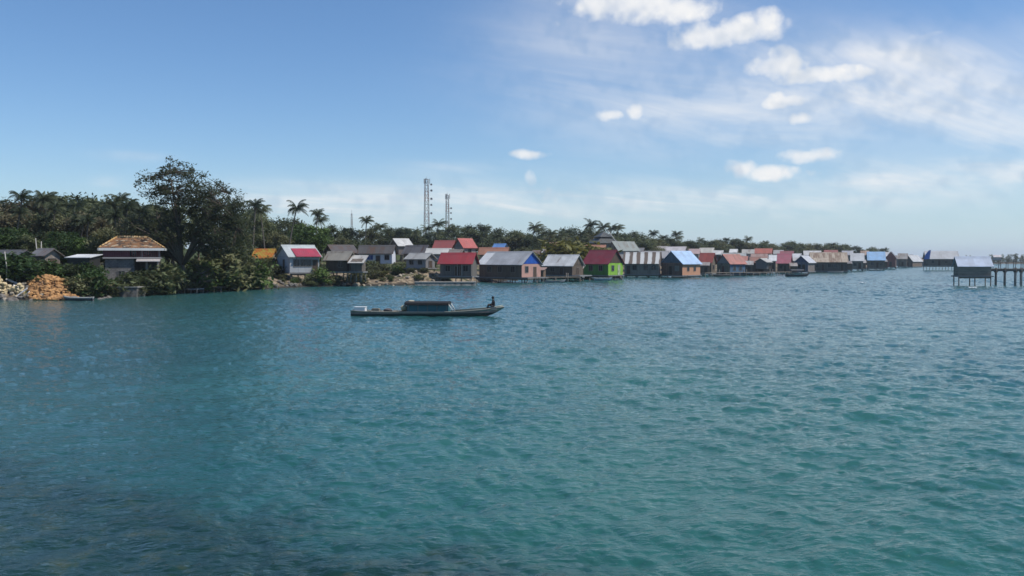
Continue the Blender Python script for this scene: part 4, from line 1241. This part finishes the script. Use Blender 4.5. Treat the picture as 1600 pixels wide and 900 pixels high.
# orange stones spilling down to the water
m = MB()
for i in range(900):
    px = rr.uniform(46, 122); f = rr.random(); d = 87.6 + f * 7.0
    if px > 105 and f > .5: continue
    x = P(px, 450, d).x; z = land_at(x, d)
    hump = .9 * math.sin(math.pi * min(1, max(0, (px - 44) / 80))) * math.sin(math.pi * min(1, f * 1.1)) * rr.uniform(.3, 1)
    m.rock((x, d, max(z, .0) + hump * .75 + .1), rr.choice((rr.uniform(.06, .16), rr.uniform(.1, .36))), rr, (rr.uniform(.9, 1.3), .9, rr.uniform(.55, .9)))
o = m.build('stone_rubble', stone((.13, .07, .038), (.58, .32, .13), .7)); tag(o, 'heap of orange coral stones spilling down to the water at the left', 'rubble', kind='stuff')
# tan wall at the very left
p = P(8, 403, 88.5); z1 = P(0, 424, 88.5).z
root = empty('retaining_wall', (p.x - .6, 89.0, -.6), rad(6)); tag(root, 'tan stone retaining wall at the left edge above the water', 'wall')
m = MB(); rr2 = random.Random(9)
for i in range(340):
    xq = rr2.uniform(-2.9, 1.9)
    m.rock((xq, rr2.uniform(-.15, .35), rr2.uniform(.0, (z1 + .6) * (1 - .09 * (xq + 2.9) - .12 * math.sin(xq * 2.1)))), rr2.uniform(.1, .32), rr2, (rr2.uniform(.9, 1.4), .8, rr2.uniform(.55, .9)))
m.build('stone_face', stone((.42, .32, .18), (.66, .54, .34), .6), root)
MB().box(-3.0, 1.6, .3, 1.1, .0, z1 * .62).build('wall_core', stone((.26, .22, .15), (.40, .34, .24)), root)
# pale boards and sacks dumped between wall and stones
for i, (px, py, ln, tilt, az) in enumerate([(22, 446, 1.6, 28, .3), (27, 438, 1.9, -32, -.2), (33, 452, 1.5, 20, .8), (30, 460, 2.0, -38, .1), (38, 462, 1.6, -30, -.4), (24, 432, 1.3, 12, .5)]):
    d = np.interp(py, [430, 465], [92.5, 88.2]); p = P(px, py, d)
    o = MB().box(-ln / 2, ln / 2, -.13, .13, -.02, .03).build('board', paint((.66, .64, .62), .6, .3)); o.location = (p.x, d, max(p.z, land_at(p.x, d) + .1)); o.rotation_euler = (rad(35), rad(tilt), az)
    tag(o, 'pale loose board dumped between the tan wall and the orange stones', 'board', 'dumped boards')
p = P(36, 432, 92); m = MB(); m.rock((0, 0, .3), .62, rr, (1.1, .8, .7)); o = m.build('tarpaulin', paint((.16, .14, .26), .5, .2)); o.location = (p.x, 92, max(p.z - .2, land_at(p.x, 92)))
tag(o, 'bunched purple blue tarpaulin above the dumped boards', 'tarpaulin')
# a bare post and the two stems of a forked pale tree trunk
for px, top, d in [(9, 393, 90.5), (57, 372, 101), (63, 377, 101.5)]:
    p = P(px, top, d); zb = land_at(p.x, d); m = MB(); m.tube([(0, 0, -.4), (.05, 0, (p.z - zb) * .5), (.12 if px == 63 else -.1, 0, p.z - zb)], [.08, .06, .04], 6)
    o = m.build('post', paint((.42, .40, .37), .7, .3)); o.location = (p.x, d, zb)
    tag(o, {9: 'grey post at the left edge before the dark shed', 57: 'pale bare tree stem above the grey plank shed, left one of a fork', 63: 'pale bare tree stem above the grey plank shed, right one of a fork'}[px], 'post')

# stone quay and plank jetty under the big tree
def quay(name, label, px0, px1, ytop, d, depth, mat, cat, posts=0):
    a, b = P(px0, ytop, d), P(px1, ytop, d); L = b.x - a.x; z = a.z
    root = empty(name, ((a.x + b.x) / 2, d + depth / 2, 0), 0); tag(root, label, cat)
    if posts:
        MB().box(-L / 2, L / 2, -depth / 2, depth / 2, z - .14, z).build('deck', mat, root)
        for i in range(posts):
            for y in (-depth / 2 + .1, depth / 2 - .1):
                x = -L / 2 + .1 + (L - .2) * i / (posts - 1)
                MB().tube([(x, y, -1.4), (x, y, z - .14)], .08, 6).build('post', wood(POST), root)
    else:
        MB().prism([(-depth / 2 - .35, -1.2), (depth / 2, -1.2), (depth / 2, z - .1), (-depth / 2 + .05, z - .1)], 0, -L / 2, L / 2).build('stone_body', mat, root)
        MB().box(-L / 2 - .08, L / 2 + .08, -depth / 2 - .04, depth / 2, z - .098, z).build('cap', plaster((.34, .32, .29)), root)
    return root, L, z


quay('stone_quay', 'dark low stone quay under the two storey house', 150, 214, 448, 95.5, 2.2, stone((.06, .055, .05), (.17, .155, .14)), 'quay')
quay('plank_jetty', 'low grey plank jetty at the water under the big tree', 258, 308, 451, 105.5, 2.4, boards((.20, .19, .17), False), 'jetty', 6)
quay('plank_jetty', 'narrow dark jetty just right of the grey plank jetty', 312, 346, 448, 110, 1.6, boards((.12, .11, .10), False), 'jetty', 4)
quay('stone_jetty', 'long flat stone landing before the crimson roofed house', 648, 742, 440.5, 134.5, 2.2, stone((.12, .11, .10), (.34, .32, .29)), 'landing')
p = P(266, 435, 105); root = empty('upturned_boat', (p.x, 106.2, land_at(p.x, 106.2) + .1), rad(4)); tag(root, 'small white boat turned over on the bank under the big tree', 'boat')

# ---------------------------------------------------------------- boats
def hull_mesh(L, beam, depth, bow, stern, n=26, z0=-.22, rake=.9, blunt=.45):
    """lofted open hull along local x, bow at +x; returns shell builder and functions for the rail"""
    ws, zs, zk = [], [], []
    for i in range(n + 1):
        t = i / n
        w = beam / 2 * min(1, (blunt + (1 - blunt) * min(1, t / .28) ** .7)) * (1 - max(0, (t - .58) / .42) ** 2.0)
        ws.append(max(w, .025)); zs.append(depth + bow * max(0, (t - .55) / .45) ** 2 + stern * max(0, (.25 - t) / .25) ** 2)
        zk.append(z0 + (zs[-1] - z0 - .08) * max(0, (t - .80) / .20) ** 1.6)
    return ws, zs, zk


def hull(name, root, L, ws, zs, zk, mat, rail_mat, floor_mat, zf=.05):
    n = len(ws) - 1; prof = [(1.0, 1.0), (.97, .6), (.85, .28), (.5, .06), (0, 0)]
    m = MB(); vs, fs = [], []
    for i in range(n + 1):
        x = -L / 2 + L * i / n
        for sgn, seq in ((1, prof), (-1, prof[-2::-1])):
            for (a, b) in seq:
                vs.append((x, sgn * a * ws[i], zk[i] + (zs[i] - zk[i]) * b))
    k = len(prof) * 2 - 1
    for i in range(n):
        for j in range(k - 1):
            fs.append((i * k + j, i * k + j + 1, (i + 1) * k + j + 1, (i + 1) * k + j))
    fs.append(tuple(range(k))); fs.append(tuple(n * k + j for j in range(k))[::-1])
    m.add(vs, fs, True); h = m.build('hull', mat, root)
    m = MB()
    for s in (-1, 1):
        m.tube([(-L / 2 + L * i / n, s * ws[i], zs[i]) for i in range(n + 1)], .035, 5)
    m.build('gunwale', rail_mat, root)
    m = MB(); vs = []; fs = []
    ks = [i for i in range(n + 1) if zk[i] < zf - .02]
    for i in ks:
        x = -L / 2 + L * i / n; vs += [(x, -ws[i] * .9, zf), (x, ws[i] * .9, zf)]
    fs = [(2 * i, 2 * i + 2, 2 * i + 3, 2 * i + 1) for i in range(len(ks) - 1)]
    m.add(vs, fs); m.build('floor', floor_mat, root)
    return h


@cached
def hull_paint(top, bottom, band, zsplit, zband):
    m, nt, out = material('hull_paint')
    p = nt.coords(); x, y, z = nt.sep(p); n = nt.noise(p, 2.2, 5.0, .6)
    zz = z + (n - .5) * .03 - x * .012
    c = nt.mix(nt.ss(zz, zsplit - .01, zsplit + .01), bottom, top)
    c = nt.mix(nt.ss(zz, zband - .01, zband + .01), c, band)
    c = nt.mix(nt.ss(n, .45, .7) * .4, c, (.06, .055, .05))
    principled(nt, out, c, .5, .4)
    return m


D0 = 64.5
c = P(668, 493, D0); LB = 240 * D0 / FPX
boat = empty('longboat', (c.x, D0, 0.0), rad(-3)); tag(boat, 'long low wooden boat with a dark green cabin and raised prow', 'boat')
ws, zs, zk = hull_mesh(LB, 1.5, .30, .37, .07, 28, -.2)
hull('hull', boat, LB, ws, zs, zk, hull_paint((.24, .18, .16), (.024, .034, .032), (.165, .225, .175), .19, .33), paint((.27, .26, .22)), boards((.18, .15, .12), False))
X = lambda px: (px - 668) * D0 / FPX
Z = lambda py: P(668, py, D0).z
x0, x1 = X(637), X(703)
m = MB(); m.prism([(-.66, .1), (.66, .1), (.66, Z(475.5)), (-.66, Z(475.5))], 0, x0 + .05, x1 - .02); m.build('cabin_wall', paint((.030, .115, .135), .5, .25), boat)
m = MB(); zt = Z(475)
m.prism([(-.82, zt - .05), (.82, zt - .05), (.80, zt + .10), (.5, Z(470.8)), (-.5, Z(470.8)), (-.80, zt + .10)], 0, x0 - .12, x1 + .02)
cb = m.build('cabin_roof', paint((.013, .012, .012), .75, .3), boat)
for k in range(5):
    xx = x0 + .15 + k * (x1 - x0 - .3) / 4
    MB().box(xx - .035, xx + .035, -.695, -.662, .345, zt - .06).build('cabin_post', paint((.10, .13, .13)), boat)
m = MB(); m.box(x0 - .02, x1 + .05, -.70, -.67, .14, .34); m.build('rub_strip', paint((.40, .36, .36), .5, .3), boat)
m = MB()
for s in (-.7, .7):
    m.tube([(x1 - .05, s, zt + .08), (x1 + .28, s, .42)], .035, 5)
m.build('stay', paint((.62, .60, .55)), boat)
m = MB(); m.tube([(X(712), 0, .4), (X(770), 0, .62), (X(786), 0, .76)], [.05, .05, .04], 6); m.build('bow_beam', paint((.30, .34, .29)), boat)
m = MB()
for px in (580, 598, 616, 722, 742):
    wv = .45 if px > 700 else .62
    m.box(X(px) - .09, X(px) + .09, -wv, wv, .30, .34)
m.build('thwarts', boards((.22, .18, .14), False), boat)


def cargo(name, label, cat, px, py0, py1, wpx, mat, y=0.0, shape='box', dy=.5):
    w = wpx * D0 / FPX; z0, z1 = Z(py1), Z(py0)
    xw = X(px); cs, sn = math.cos(rad(-3)), math.sin(rad(-3))
    loc = (c.x + xw * cs - y * sn, D0 + xw * sn + y * cs, z0)
    m = MB()
    if shape == 'box':
        bmx = [(-w / 2, 0), (w / 2, 0), (w / 2, z1 - z0 - .05), (w / 2 - .06, z1 - z0), (-w / 2 + .06, z1 - z0), (-w / 2, z1 - z0 - .05)]
        m.prism(bmx, 1, -dy / 2, dy / 2)
    else:
        m.rock((0, 0, (z1 - z0) * .5), w / 2, random.Random(px), (1, dy / w, (z1 - z0) / w))
    o = m.build(name, mat, None, loc, rad(-3)); tag(o, label, cat)
    return o


o = cargo('cool_box', 'white box lying at the stern of the long boat', 'box', 562, 479.5, 488, 17, paint((.75, .74, .72), .5, .12), 0, 'box', .62)
MB().box(-.43, .43, -.33, .33, .36, .40).build('lid', paint((.70, .70, .68), .5, .1), o)
cargo('bundle', 'yellowish cloth bundle heaped before the cabin of the long boat', 'bundle', 631, 476.5, 487, 13, paint((.42, .36, .22), .8, .5), .0, 'rock', .6)
cargo('sack', 'pale sack lying on the cabin roof of the long boat', 'sack', 643, 468.8, 471.3, 12, paint((.45, .40, .30), .8, .4), -.1, 'rock', .5)
cargo('net_heap', 'dark net heap between stern box and cabin of the long boat', 'net', 606, 481.5, 488, 20, paint((.10, .085, .08), .9, .5), .0, 'rock', .6)
cargo('crate', 'brown crate behind the net heap on the long boat', 'crate', 586, 482, 488, 12, boards((.20, .13, .10), False), .1, 'box', .5)

# a person sitting near the bow, facing the cabin
def person(loc, rz):
    J = {'hip': (0, 0, .12), 'waist': (.02, 0, .30), 'chest': (.04, 0, .48), 'neck': (.05, 0, .62), 'head': (.07, 0, .70), 'crown': (.07, 0, .80)}
    for s, n in ((1, 'l'), (-1, 'r')):
        J.update({'sh' + n: (.03, .18 * s, .57), 'el' + n: (.10, .25 * s, .33), 'wr' + n: (.30, .19 * s, .24), 'ha' + n: (.38, .17 * s, .23),
                  'th' + n: (.02, .10 * s, .10), 'kn' + n: (.40, .15 * s, .26), 'an' + n: (.46, .13 * s, -.10), 'to' + n: (.62, .14 * s, -.12)})
    E_ = [('hip', 'waist'), ('waist', 'chest'), ('chest', 'neck'), ('neck', 'head'), ('head', 'crown')]
    for n in 'lr':
        E_ += [('chest', 'sh' + n), ('sh' + n, 'el' + n), ('el' + n, 'wr' + n), ('wr' + n, 'ha' + n), ('hip', 'th' + n), ('th' + n, 'kn' + n), ('kn' + n, 'an' + n), ('an' + n, 'to' + n)]
    RAD = {'hip': .14, 'waist': .13, 'chest': .15, 'neck': .06, 'head': .095, 'crown': .075, 'sh': .07, 'el': .047, 'wr': .034, 'ha': .04, 'th': .095, 'kn': .065, 'an': .045, 'to': .04}
    keys = list(J); me = bpy.data.meshes.new('person')
    pts = [J[k] for k in keys]; eds = [(keys.index(a), keys.index(b)) for a, b in E_]
    rads = [RAD.get(k, RAD.get(k[:2])) for k in keys]
    for n, s in (('l', 1), ('r', -1)):                      # five fingers on each hand, curled over the knee
        h = J['ha' + n]
        for f in range(5):
            a = len(pts); yy = h[1] + s * (-.04 + f * .02); ln = (.055, .07, .075, .07, .055)[f]
            if f == 0: pts += [(h[0], h[1] - s * .05, h[2]), (h[0] + .03, h[1] - s * .065, h[2] - .02)]
            else: pts += [(h[0] + ln * .6, yy, h[2] + .005), (h[0] + ln, yy, h[2] - .03)]
            eds += [(keys.index('ha' + n), a), (a, a + 1)]; rads += [.011, .009]
    me.from_pydata(pts, eds, []); o = bpy.data.objects.new('person', me); COL.objects.link(o)
    sk = o.modifiers.new('skin', 'SKIN'); sk.use_smooth_shade = True
    lay = me.skin_vertices[0].data
    for i, r_ in enumerate(rads):
        lay[i].radius = (r_, r_ * (1.25 if keys[i] in ('hip', 'waist', 'chest') else 1) if i < len(keys) else r_)
    lay[0].use_root = True
    sb = o.modifiers.new('sub', 'SUBSURF'); sb.levels = 1; sb.render_levels = 2
    m, nt, out = material('skin_and_dark_clothes')
    x, y, z = nt.sep(nt.coords())
    cl = nt.mix(nt.ss(z, .20, .22), (.02, .022, .03), (.014, .014, .018))
    arm = nt.ss(x, .12, .14) * nt.ss(z, .19, .21) * nt.ss(z, .45, .44)
    colr = nt.mix(nt.math('MAXIMUM', nt.ss(z, .60, .61), arm * nt.ss(nt.math('ABSOLUTE', y), .165, .175)), cl, (.13, .07, .045))
    principled(nt, out, colr, .7, .3); me.materials.append(m)
    o.location = loc; o.rotation_euler = (0, 0, rz)
    h = MB(); bm = bmesh.new(); bmesh.ops.create_uvsphere(bm, u_segments=14, v_segments=9, radius=.105)
    vs = [(v.co.x * 1.0 - .012 + .07, v.co.y * .92, v.co.z * 1.05 + .755) for v in bm.verts]
    keep = [f for f in bm.faces if f.calc_center_median().z > -.01 or f.calc_center_median().x < -.05]
    h.add(vs, [tuple(v.index for v in f.verts) for f in keep], True); bm.free()
    h.build('hair', paint((.006, .005, .005), .5, .1), o)
    n_ = MB(); n_.add([(.155, -.016, .715), (.155, .016, .715), (.158, 0, .765), (.182, 0, .722)], [(0, 1, 3), (1, 2, 3), (2, 0, 3), (0, 2, 1)]); n_.build('nose', paint((.13, .07, .045), .6, .1), o)
    for s in (-1, 1):
        e = MB(); e.rock((.152, .034 * s, .762), .012, random.Random(1), (1, 1, 1)); e.build('eye', paint((.02, .015, .012), .3, 0), o)
    return o


xw = X(772); o = person((c.x + xw * math.cos(rad(-3)), D0 + xw * math.sin(rad(-3)), Z(478) - .13), rad(177))
tag(o, 'person in dark clothes sitting near the prow of the long boat', 'person')
MB_seat = MB(); MB_seat.box(-.2, .2, -.3, .3, .42, Z(478) - .05); MB_seat.build('bow_seat', boards((.2, .17, .13), False), boat).location = (xw, 0, 0)

# small boats
p = P(130, 469, 88.2); sk_ = empty('skiff', (p.x, 87.2, 0), rad(182)); tag(sk_, 'small dark skiff with a grey rail moored below the orange stones', 'boat', 'small moored boats')
ws, zs, zk = hull_mesh(2.9, .95, .30, .16, .05, 16, -.15); hull('hull', sk_, 2.9, ws, zs, zk, hull_paint((.03, .035, .05), (.02, .02, .025), (.30, .30, .29), .05, .24), paint((.36, .36, .34)), boards((.14, .12, .10), False))
MB().box(-.12, .12, -.4, .4, .2, .24).build('thwart', boards((.2, .18, .15), False), sk_)
p = P(1246, 432.5, 197); sk2 = empty('canoe', (p.x, 197, 0), rad(-4)); tag(sk2, 'dark narrow canoe with white waterline below the slate blue gable', 'boat', 'small moored boats')
ws, zs, zk = hull_mesh(5.2, 1.0, .5, .35, .2, 16, -.15); hull('hull', sk2, 5.2, ws, zs, zk, hull_paint((.03, .032, .036), (.62, .62, .60), (.05, .05, .05), .10, .45), paint((.1, .1, .1)), boards((.14, .12, .10), False))
for px in (1238, 1252):
    x = (px - 1246) * 197 / FPX
    m = MB(); m.tube([(x, -.4, .2), (x, -.4, 1.5)], .04, 5); m.tube([(x, .4, .2), (x, .4, 1.5)], .04, 5); m.build('awning_post', wood(POST), sk2)
MB().prism([(-.65, 1.48), (.65, 1.48), (.5, 1.62), (-.5, 1.62)], 0, -1.5, 1.3).build('awning', paint((.10, .10, .11)), sk2)
up = [o for o in COL.objects if o.name.startswith('upturned_boat')][0]
ws, zs, zk = hull_mesh(2.6, .9, .3, .05, .0, 14, -.25); hull('hull', up, 2.6, ws, zs, zk, paint((.58, .57, .55), .5, .3), paint((.4, .4, .38)), boards((.2, .18, .15), False), -.1)
up.rotation_euler = (rad(180), 0, rad(4)); up.location.z += .35

p = P(942, 437, 166); sk3 = empty('rowing_boat', (p.x, 165.5, 0), rad(-12)); tag(sk3, 'small pale blue boat moored under the lime green house', 'boat', 'small moored boats')
ws, zs, zk = hull_mesh(3.4, 1.0, .42, .2, .08, 16, -.15); hull('hull', sk3, 3.4, ws, zs, zk, hull_paint((.30, .38, .46), (.05, .06, .08), (.42, .46, .5), .08, .34), paint((.42, .44, .45)), boards((.16, .14, .12), False))
for px, py, d, lg, az, lab in [(1128, 432, 201, 4.2, 8, 'dark canoe tied before the teal gable'), (1176, 430, 214, 3.6, -12, 'small grey canoe below the brown red sagging roof'), (1306, 426, 246, 4.6, 4, 'dark canoe below the right part of the long rusty roof'),
                               (1062, 434.5, 184, 3.4, -6, 'small brown canoe below the peach side wall'), (868, 441, 151, 3.6, 5, 'brown canoe below the white sheet roofed stilt house'), (1368, 422.5, 292, 5.0, -4, 'pale canoe below the cyan blue roof')]:
    p = P(px, py, d); cn = empty('canoe', (p.x, d, 0), rad(az)); tag(cn, lab, 'boat', 'small moored boats')
    tone = rr.choice(((.06, .055, .05), (.16, .12, .09), (.24, .24, .24)))
    ws, zs, zk = hull_mesh(lg, .85, .36, .25, .12, 14, -.15); hull('hull', cn, lg, ws, zs, zk, hull_paint(tone, (.03, .03, .03), tuple(q * 1.5 for q in tone), .06, .30), paint((.2, .19, .17)), boards((.14, .12, .10), False))
# foam where waves break
for px, py, w, lab in [(1347, 442.5, 9, 'small whitecap breaking on open water off the stilt houses'), (1522, 450.5, 12, 'white foam at the foot of the lone hut')]:
    d = CAM_H / math.tan(math.atan((py - 403.1) / FPX)); p = P(px, py, d); m = MB(); r3 = random.Random(px)
    for k in range(14):
        m.rock((r3.gauss(0, w * d / FPX * .25), r3.gauss(0, .25), .07), r3.uniform(.07, .16), r3, (1.6, 1.1, .6))
    o = m.build('foam', paint((.8, .82, .83), .6, .0)); o.location = (p.x, d, .04); tag(o, lab, 'foam', kind='stuff')

# footbridge running right from the lone hut
d = 135.5; a = P(1546, 419.5, d); b = P(1660, 419.5, d); L = b.x - a.x
fb = empty('footbridge', (a.x, d, 0), 0); tag(fb, 'narrow plank footbridge on tall posts leading right from the lone hut', 'footbridge')
MB().box(0, L, -.45, .45, a.z - .13, a.z).build('deck', boards((.13, .125, .12), False), fb)
pxs = [1556.5, 1570.5, 1587, 1596, 1612, 1628, 1645]
for px in pxs:
    x = P(px, 403, d).x - a.x
    for y in (-.38, .38):
        MB().tube([(x + y * .3, y, -1.5), (x + y * .3, y, a.z + .12)], .09, 6).build('post', wood((.10, .095, .09)), fb)
    MB().box(x - .05, x + .05, -.5, .5, a.z - .6, a.z - .425).build('cross_beam', wood(POST), fb)
m = MB(); m.box(0, L, -.42, -.3, a.z - .42, a.z - .132); m.box(0, L, .3, .42, a.z - .42, a.z - .132); m.build('stringers', wood((.11, .105, .10)), fb)
# farther jetty behind it
d = 300; a = P(1549, 409.5, d); b = P(1680, 409.5, d); L = b.x - a.x
fj = empty('far_jetty', (a.x, d, 0), 0); tag(fj, 'distant plank jetty on posts behind the footbridge', 'jetty')
MB().box(0, L, -.7, .7, a.z - .25, a.z).build('deck', boards((.10, .10, .10), False), fj)
for i in range(12):
    x = .3 + i * (L - .6) / 11
    for y in (-.6, .6):
        MB().tube([(x, y, -1.5), (x, y, a.z - .25 + (1.0 if i % 3 == 1 else 0))], .12, 6).build('post', wood((.10, .095, .09)), fj)
# posts of a stilt walkway along the fronts
m = None
for (px0, px1, dd, lab) in [(1100, 1235, 200, 'low plank walkway on posts before the far red roofs'), (848, 905, 155, 'plank landing before the white roofed stilt house')]:
    a = P(px0, 403, dd); b = P(px1, 403, dd + (14 if px0 == 1100 else 2)); L = (b - a).length; ang = math.atan2(b.y - a.y, b.x - a.x)
    wk = empty('walkway', (a.x, a.y, 0), ang); tag(wk, lab, 'walkway')
    MB().box(0, L, -.5, .5, .78, .9).build('deck', boards((.15, .14, .13), False), wk)
    n = int(L / 2.1) + 1
    for i in range(n):
        for y in (-.42, .42):
            MB().tube([(i * L / (n - 1), y, -1.3), (i * L / (n - 1), y, .78 + (.8 if i % 4 == 2 else 0))], .08, 6).build('post', wood(POST), wk)

# ---------------------------------------------------------------- masts
@cached
def mast_paint(h):
    m, nt, out = material('banded_mast_paint')
    x, y, z = nt.sep(nt.coords()); f = nt.math('FRACT', z / h * 3.5)
    principled(nt, out, nt.mix(nt.math('GREATER_THAN', f, .5), (.26, .26, .26), (.22, .12, .105)), .6, .3)
    return m


def mast(label, px, top, d, wid, dishes, name='lattice_mast', thick=.11):
    p = P(px, top, d); zb = land_at(p.x, d); h = p.z - zb
    root = empty(name, (p.x, d, zb), rad(20)); tag(root, label, 'mast')
    m = MB(); n = max(8, int(h / (wid * 1.15))); cor = lambda k, z: Vector((math.cos(k * math.tau / 4 + .785) * wid * (.72 - .3 * z / h), math.sin(k * math.tau / 4 + .785) * wid * (.72 - .3 * z / h), z))
    for k in range(4):
        m.tube([cor(k, -.3 if i == 0 else h * i / 6) for i in range(7)], thick, 5)
        for i in range(n):
            z0, z1 = h * i / n, h * (i + 1) / n
            m.tube([cor(k, z0), cor((k + 1) % 4, z1)], thick * .5, 4, False); m.tube([cor(k, z1), cor((k + 1) % 4, z1)], thick * .5, 4, False)
    m.build('lattice', mast_paint(round(h, 1)), root)
    MB().tube([(0, 0, h - .4), (0, 0, h + 1.2)], .05, 5).build('lightning_rod', paint((.4, .4, .4)), root)
    for (f, sx, r_) in dishes:
        z = h * f
        q = MB(); seg = 14; vs = [(0, 0, 0)]; fs = []
        for ring in (0.5, 1.0):
            for k in range(seg):
                vs.append((math.cos(k * math.tau / seg) * r_ * ring, -.35 * r_ * ring * ring, math.sin(k * math.tau / seg) * r_ * ring))
        fs = [(0, 1 + (k + 1) % seg, 1 + k) for k in range(seg)] + [(1 + k, 1 + (k + 1) % seg, 1 + seg + (k + 1) % seg, 1 + seg + k) for k in range(seg)]
        q.add(vs, fs, True); q.add([(a_, y_ + .06, c_) for a_, y_, c_ in vs], [f_[::-1] for f_ in fs], True)
        q.tube([(0, .05, 0), (-sx * .5, .35, 0)], .06, 5)
        o = q.build('dish_antenna', paint((.20, .20, .21)), root); o.location = (sx * (wid * .72 + r_ * .8), -.2, z)
    for k in range(3 if dishes else 0):
        a_ = k * 2.1; q = MB().box(-.16, .16, -.08, .08, 0, 1.9)
        o = q.build('panel_antenna', paint((.3, .3, .3)), root); o.location = (math.cos(a_) * wid * .62, math.sin(a_) * wid * .62, h * .94); o.rotation_euler = (0, 0, a_ + 1.57)
    return root


mast('taller lattice radio mast with dishes down its right side', 666.5, 280, 330, 1.9, [(.93, 1, .4), (.85, 1, .45), (.74, 1, .45), (.66, 1, .4), (.55, 1, .4)], thick=.10)
mast('shorter lattice radio mast right of the taller one', 699, 305, 350, 1.5, [(.78, 1, .4), (.7, 1, .35), (.6, 1, .4), (.5, 1, .35)], thick=.09)
mast('thin faint radio mast above the long white house', 549.5, 334, 262, .55, [], thick=.045)
# ---------------------------------------------------------------- far headland
hx = [(330, 640), (365, 632), (420, 636), (520, 640), (600, 660), (600, 720), (330, 700)]
m = MB(); n = len(hx); cx_, cy_ = 450, 672
m.add([(x, y, -.5) for x, y in hx] + [(cx_ + (x - cx_) * .85, cy_ + (y - cy_) * .7, 1.1) for x, y in hx], [tuple(range(n, 2 * n))] + [(i, (i + 1) % n, n + (i + 1) % n, n + i) for i in range(n)])
o = m.build('far_headland', bpy.data.materials['shore_ground']); tag(o, 'low far headland at the right beyond the jetty', 'headland', kind='structure')
rng = np.random.default_rng(77)
T = []
while len(T) < 420:
    x = rng.uniform(345, 590); y = 640 + rng.uniform(4, 40); hh = 3.2 + 1.3 * math.sin(x * .09) + 1.0 * math.sin(x * .31) + rng.uniform(-.6, .6)
    for z in np.arange(1.2, max(1.6, hh + 1.0), 1.2): T.append((x, y, z))
v, f = leaves(rng, T, np.full(len(T), 1.5), 14, .75)
m = MB(); m.v = v.tolist(); m.f = f.tolist(); m.sm = [False] * len(f)
o = m.build('far_woods', DARK); tag(o, 'dark low line of trees on the far headland', 'woods', kind='stuff')
H('house', 'far white roofed house at the right beyond the footbridge', 1549, 1562, 1566, 398.5, 402, 406, 560, -20, sheet_roof((.62, .56, .54), .05), plaster((.4, .36, .34)), g_st, base=True)
# ---------------------------------------------------------------- sea air
m = MB().box(-6050, 6050, -6050, 6050, -3.6, 46.0)
mm, nt, out = material('sea_air')
v = nt.n.new('ShaderNodeVolumePrincipled'); v.inputs['Density'].default_value = 0.00018
v.inputs['Color'].default_value = (.86, .92, 1.0, 1); v.inputs['Anisotropy'].default_value = .25
nt.l.new(v.outputs[0], out.inputs['Volume'])
tag(m.build('haze', mm), 'thin pale sea air over the water and the village', 'haze', kind='stuff')
S.cycles.volume_bounces = 0
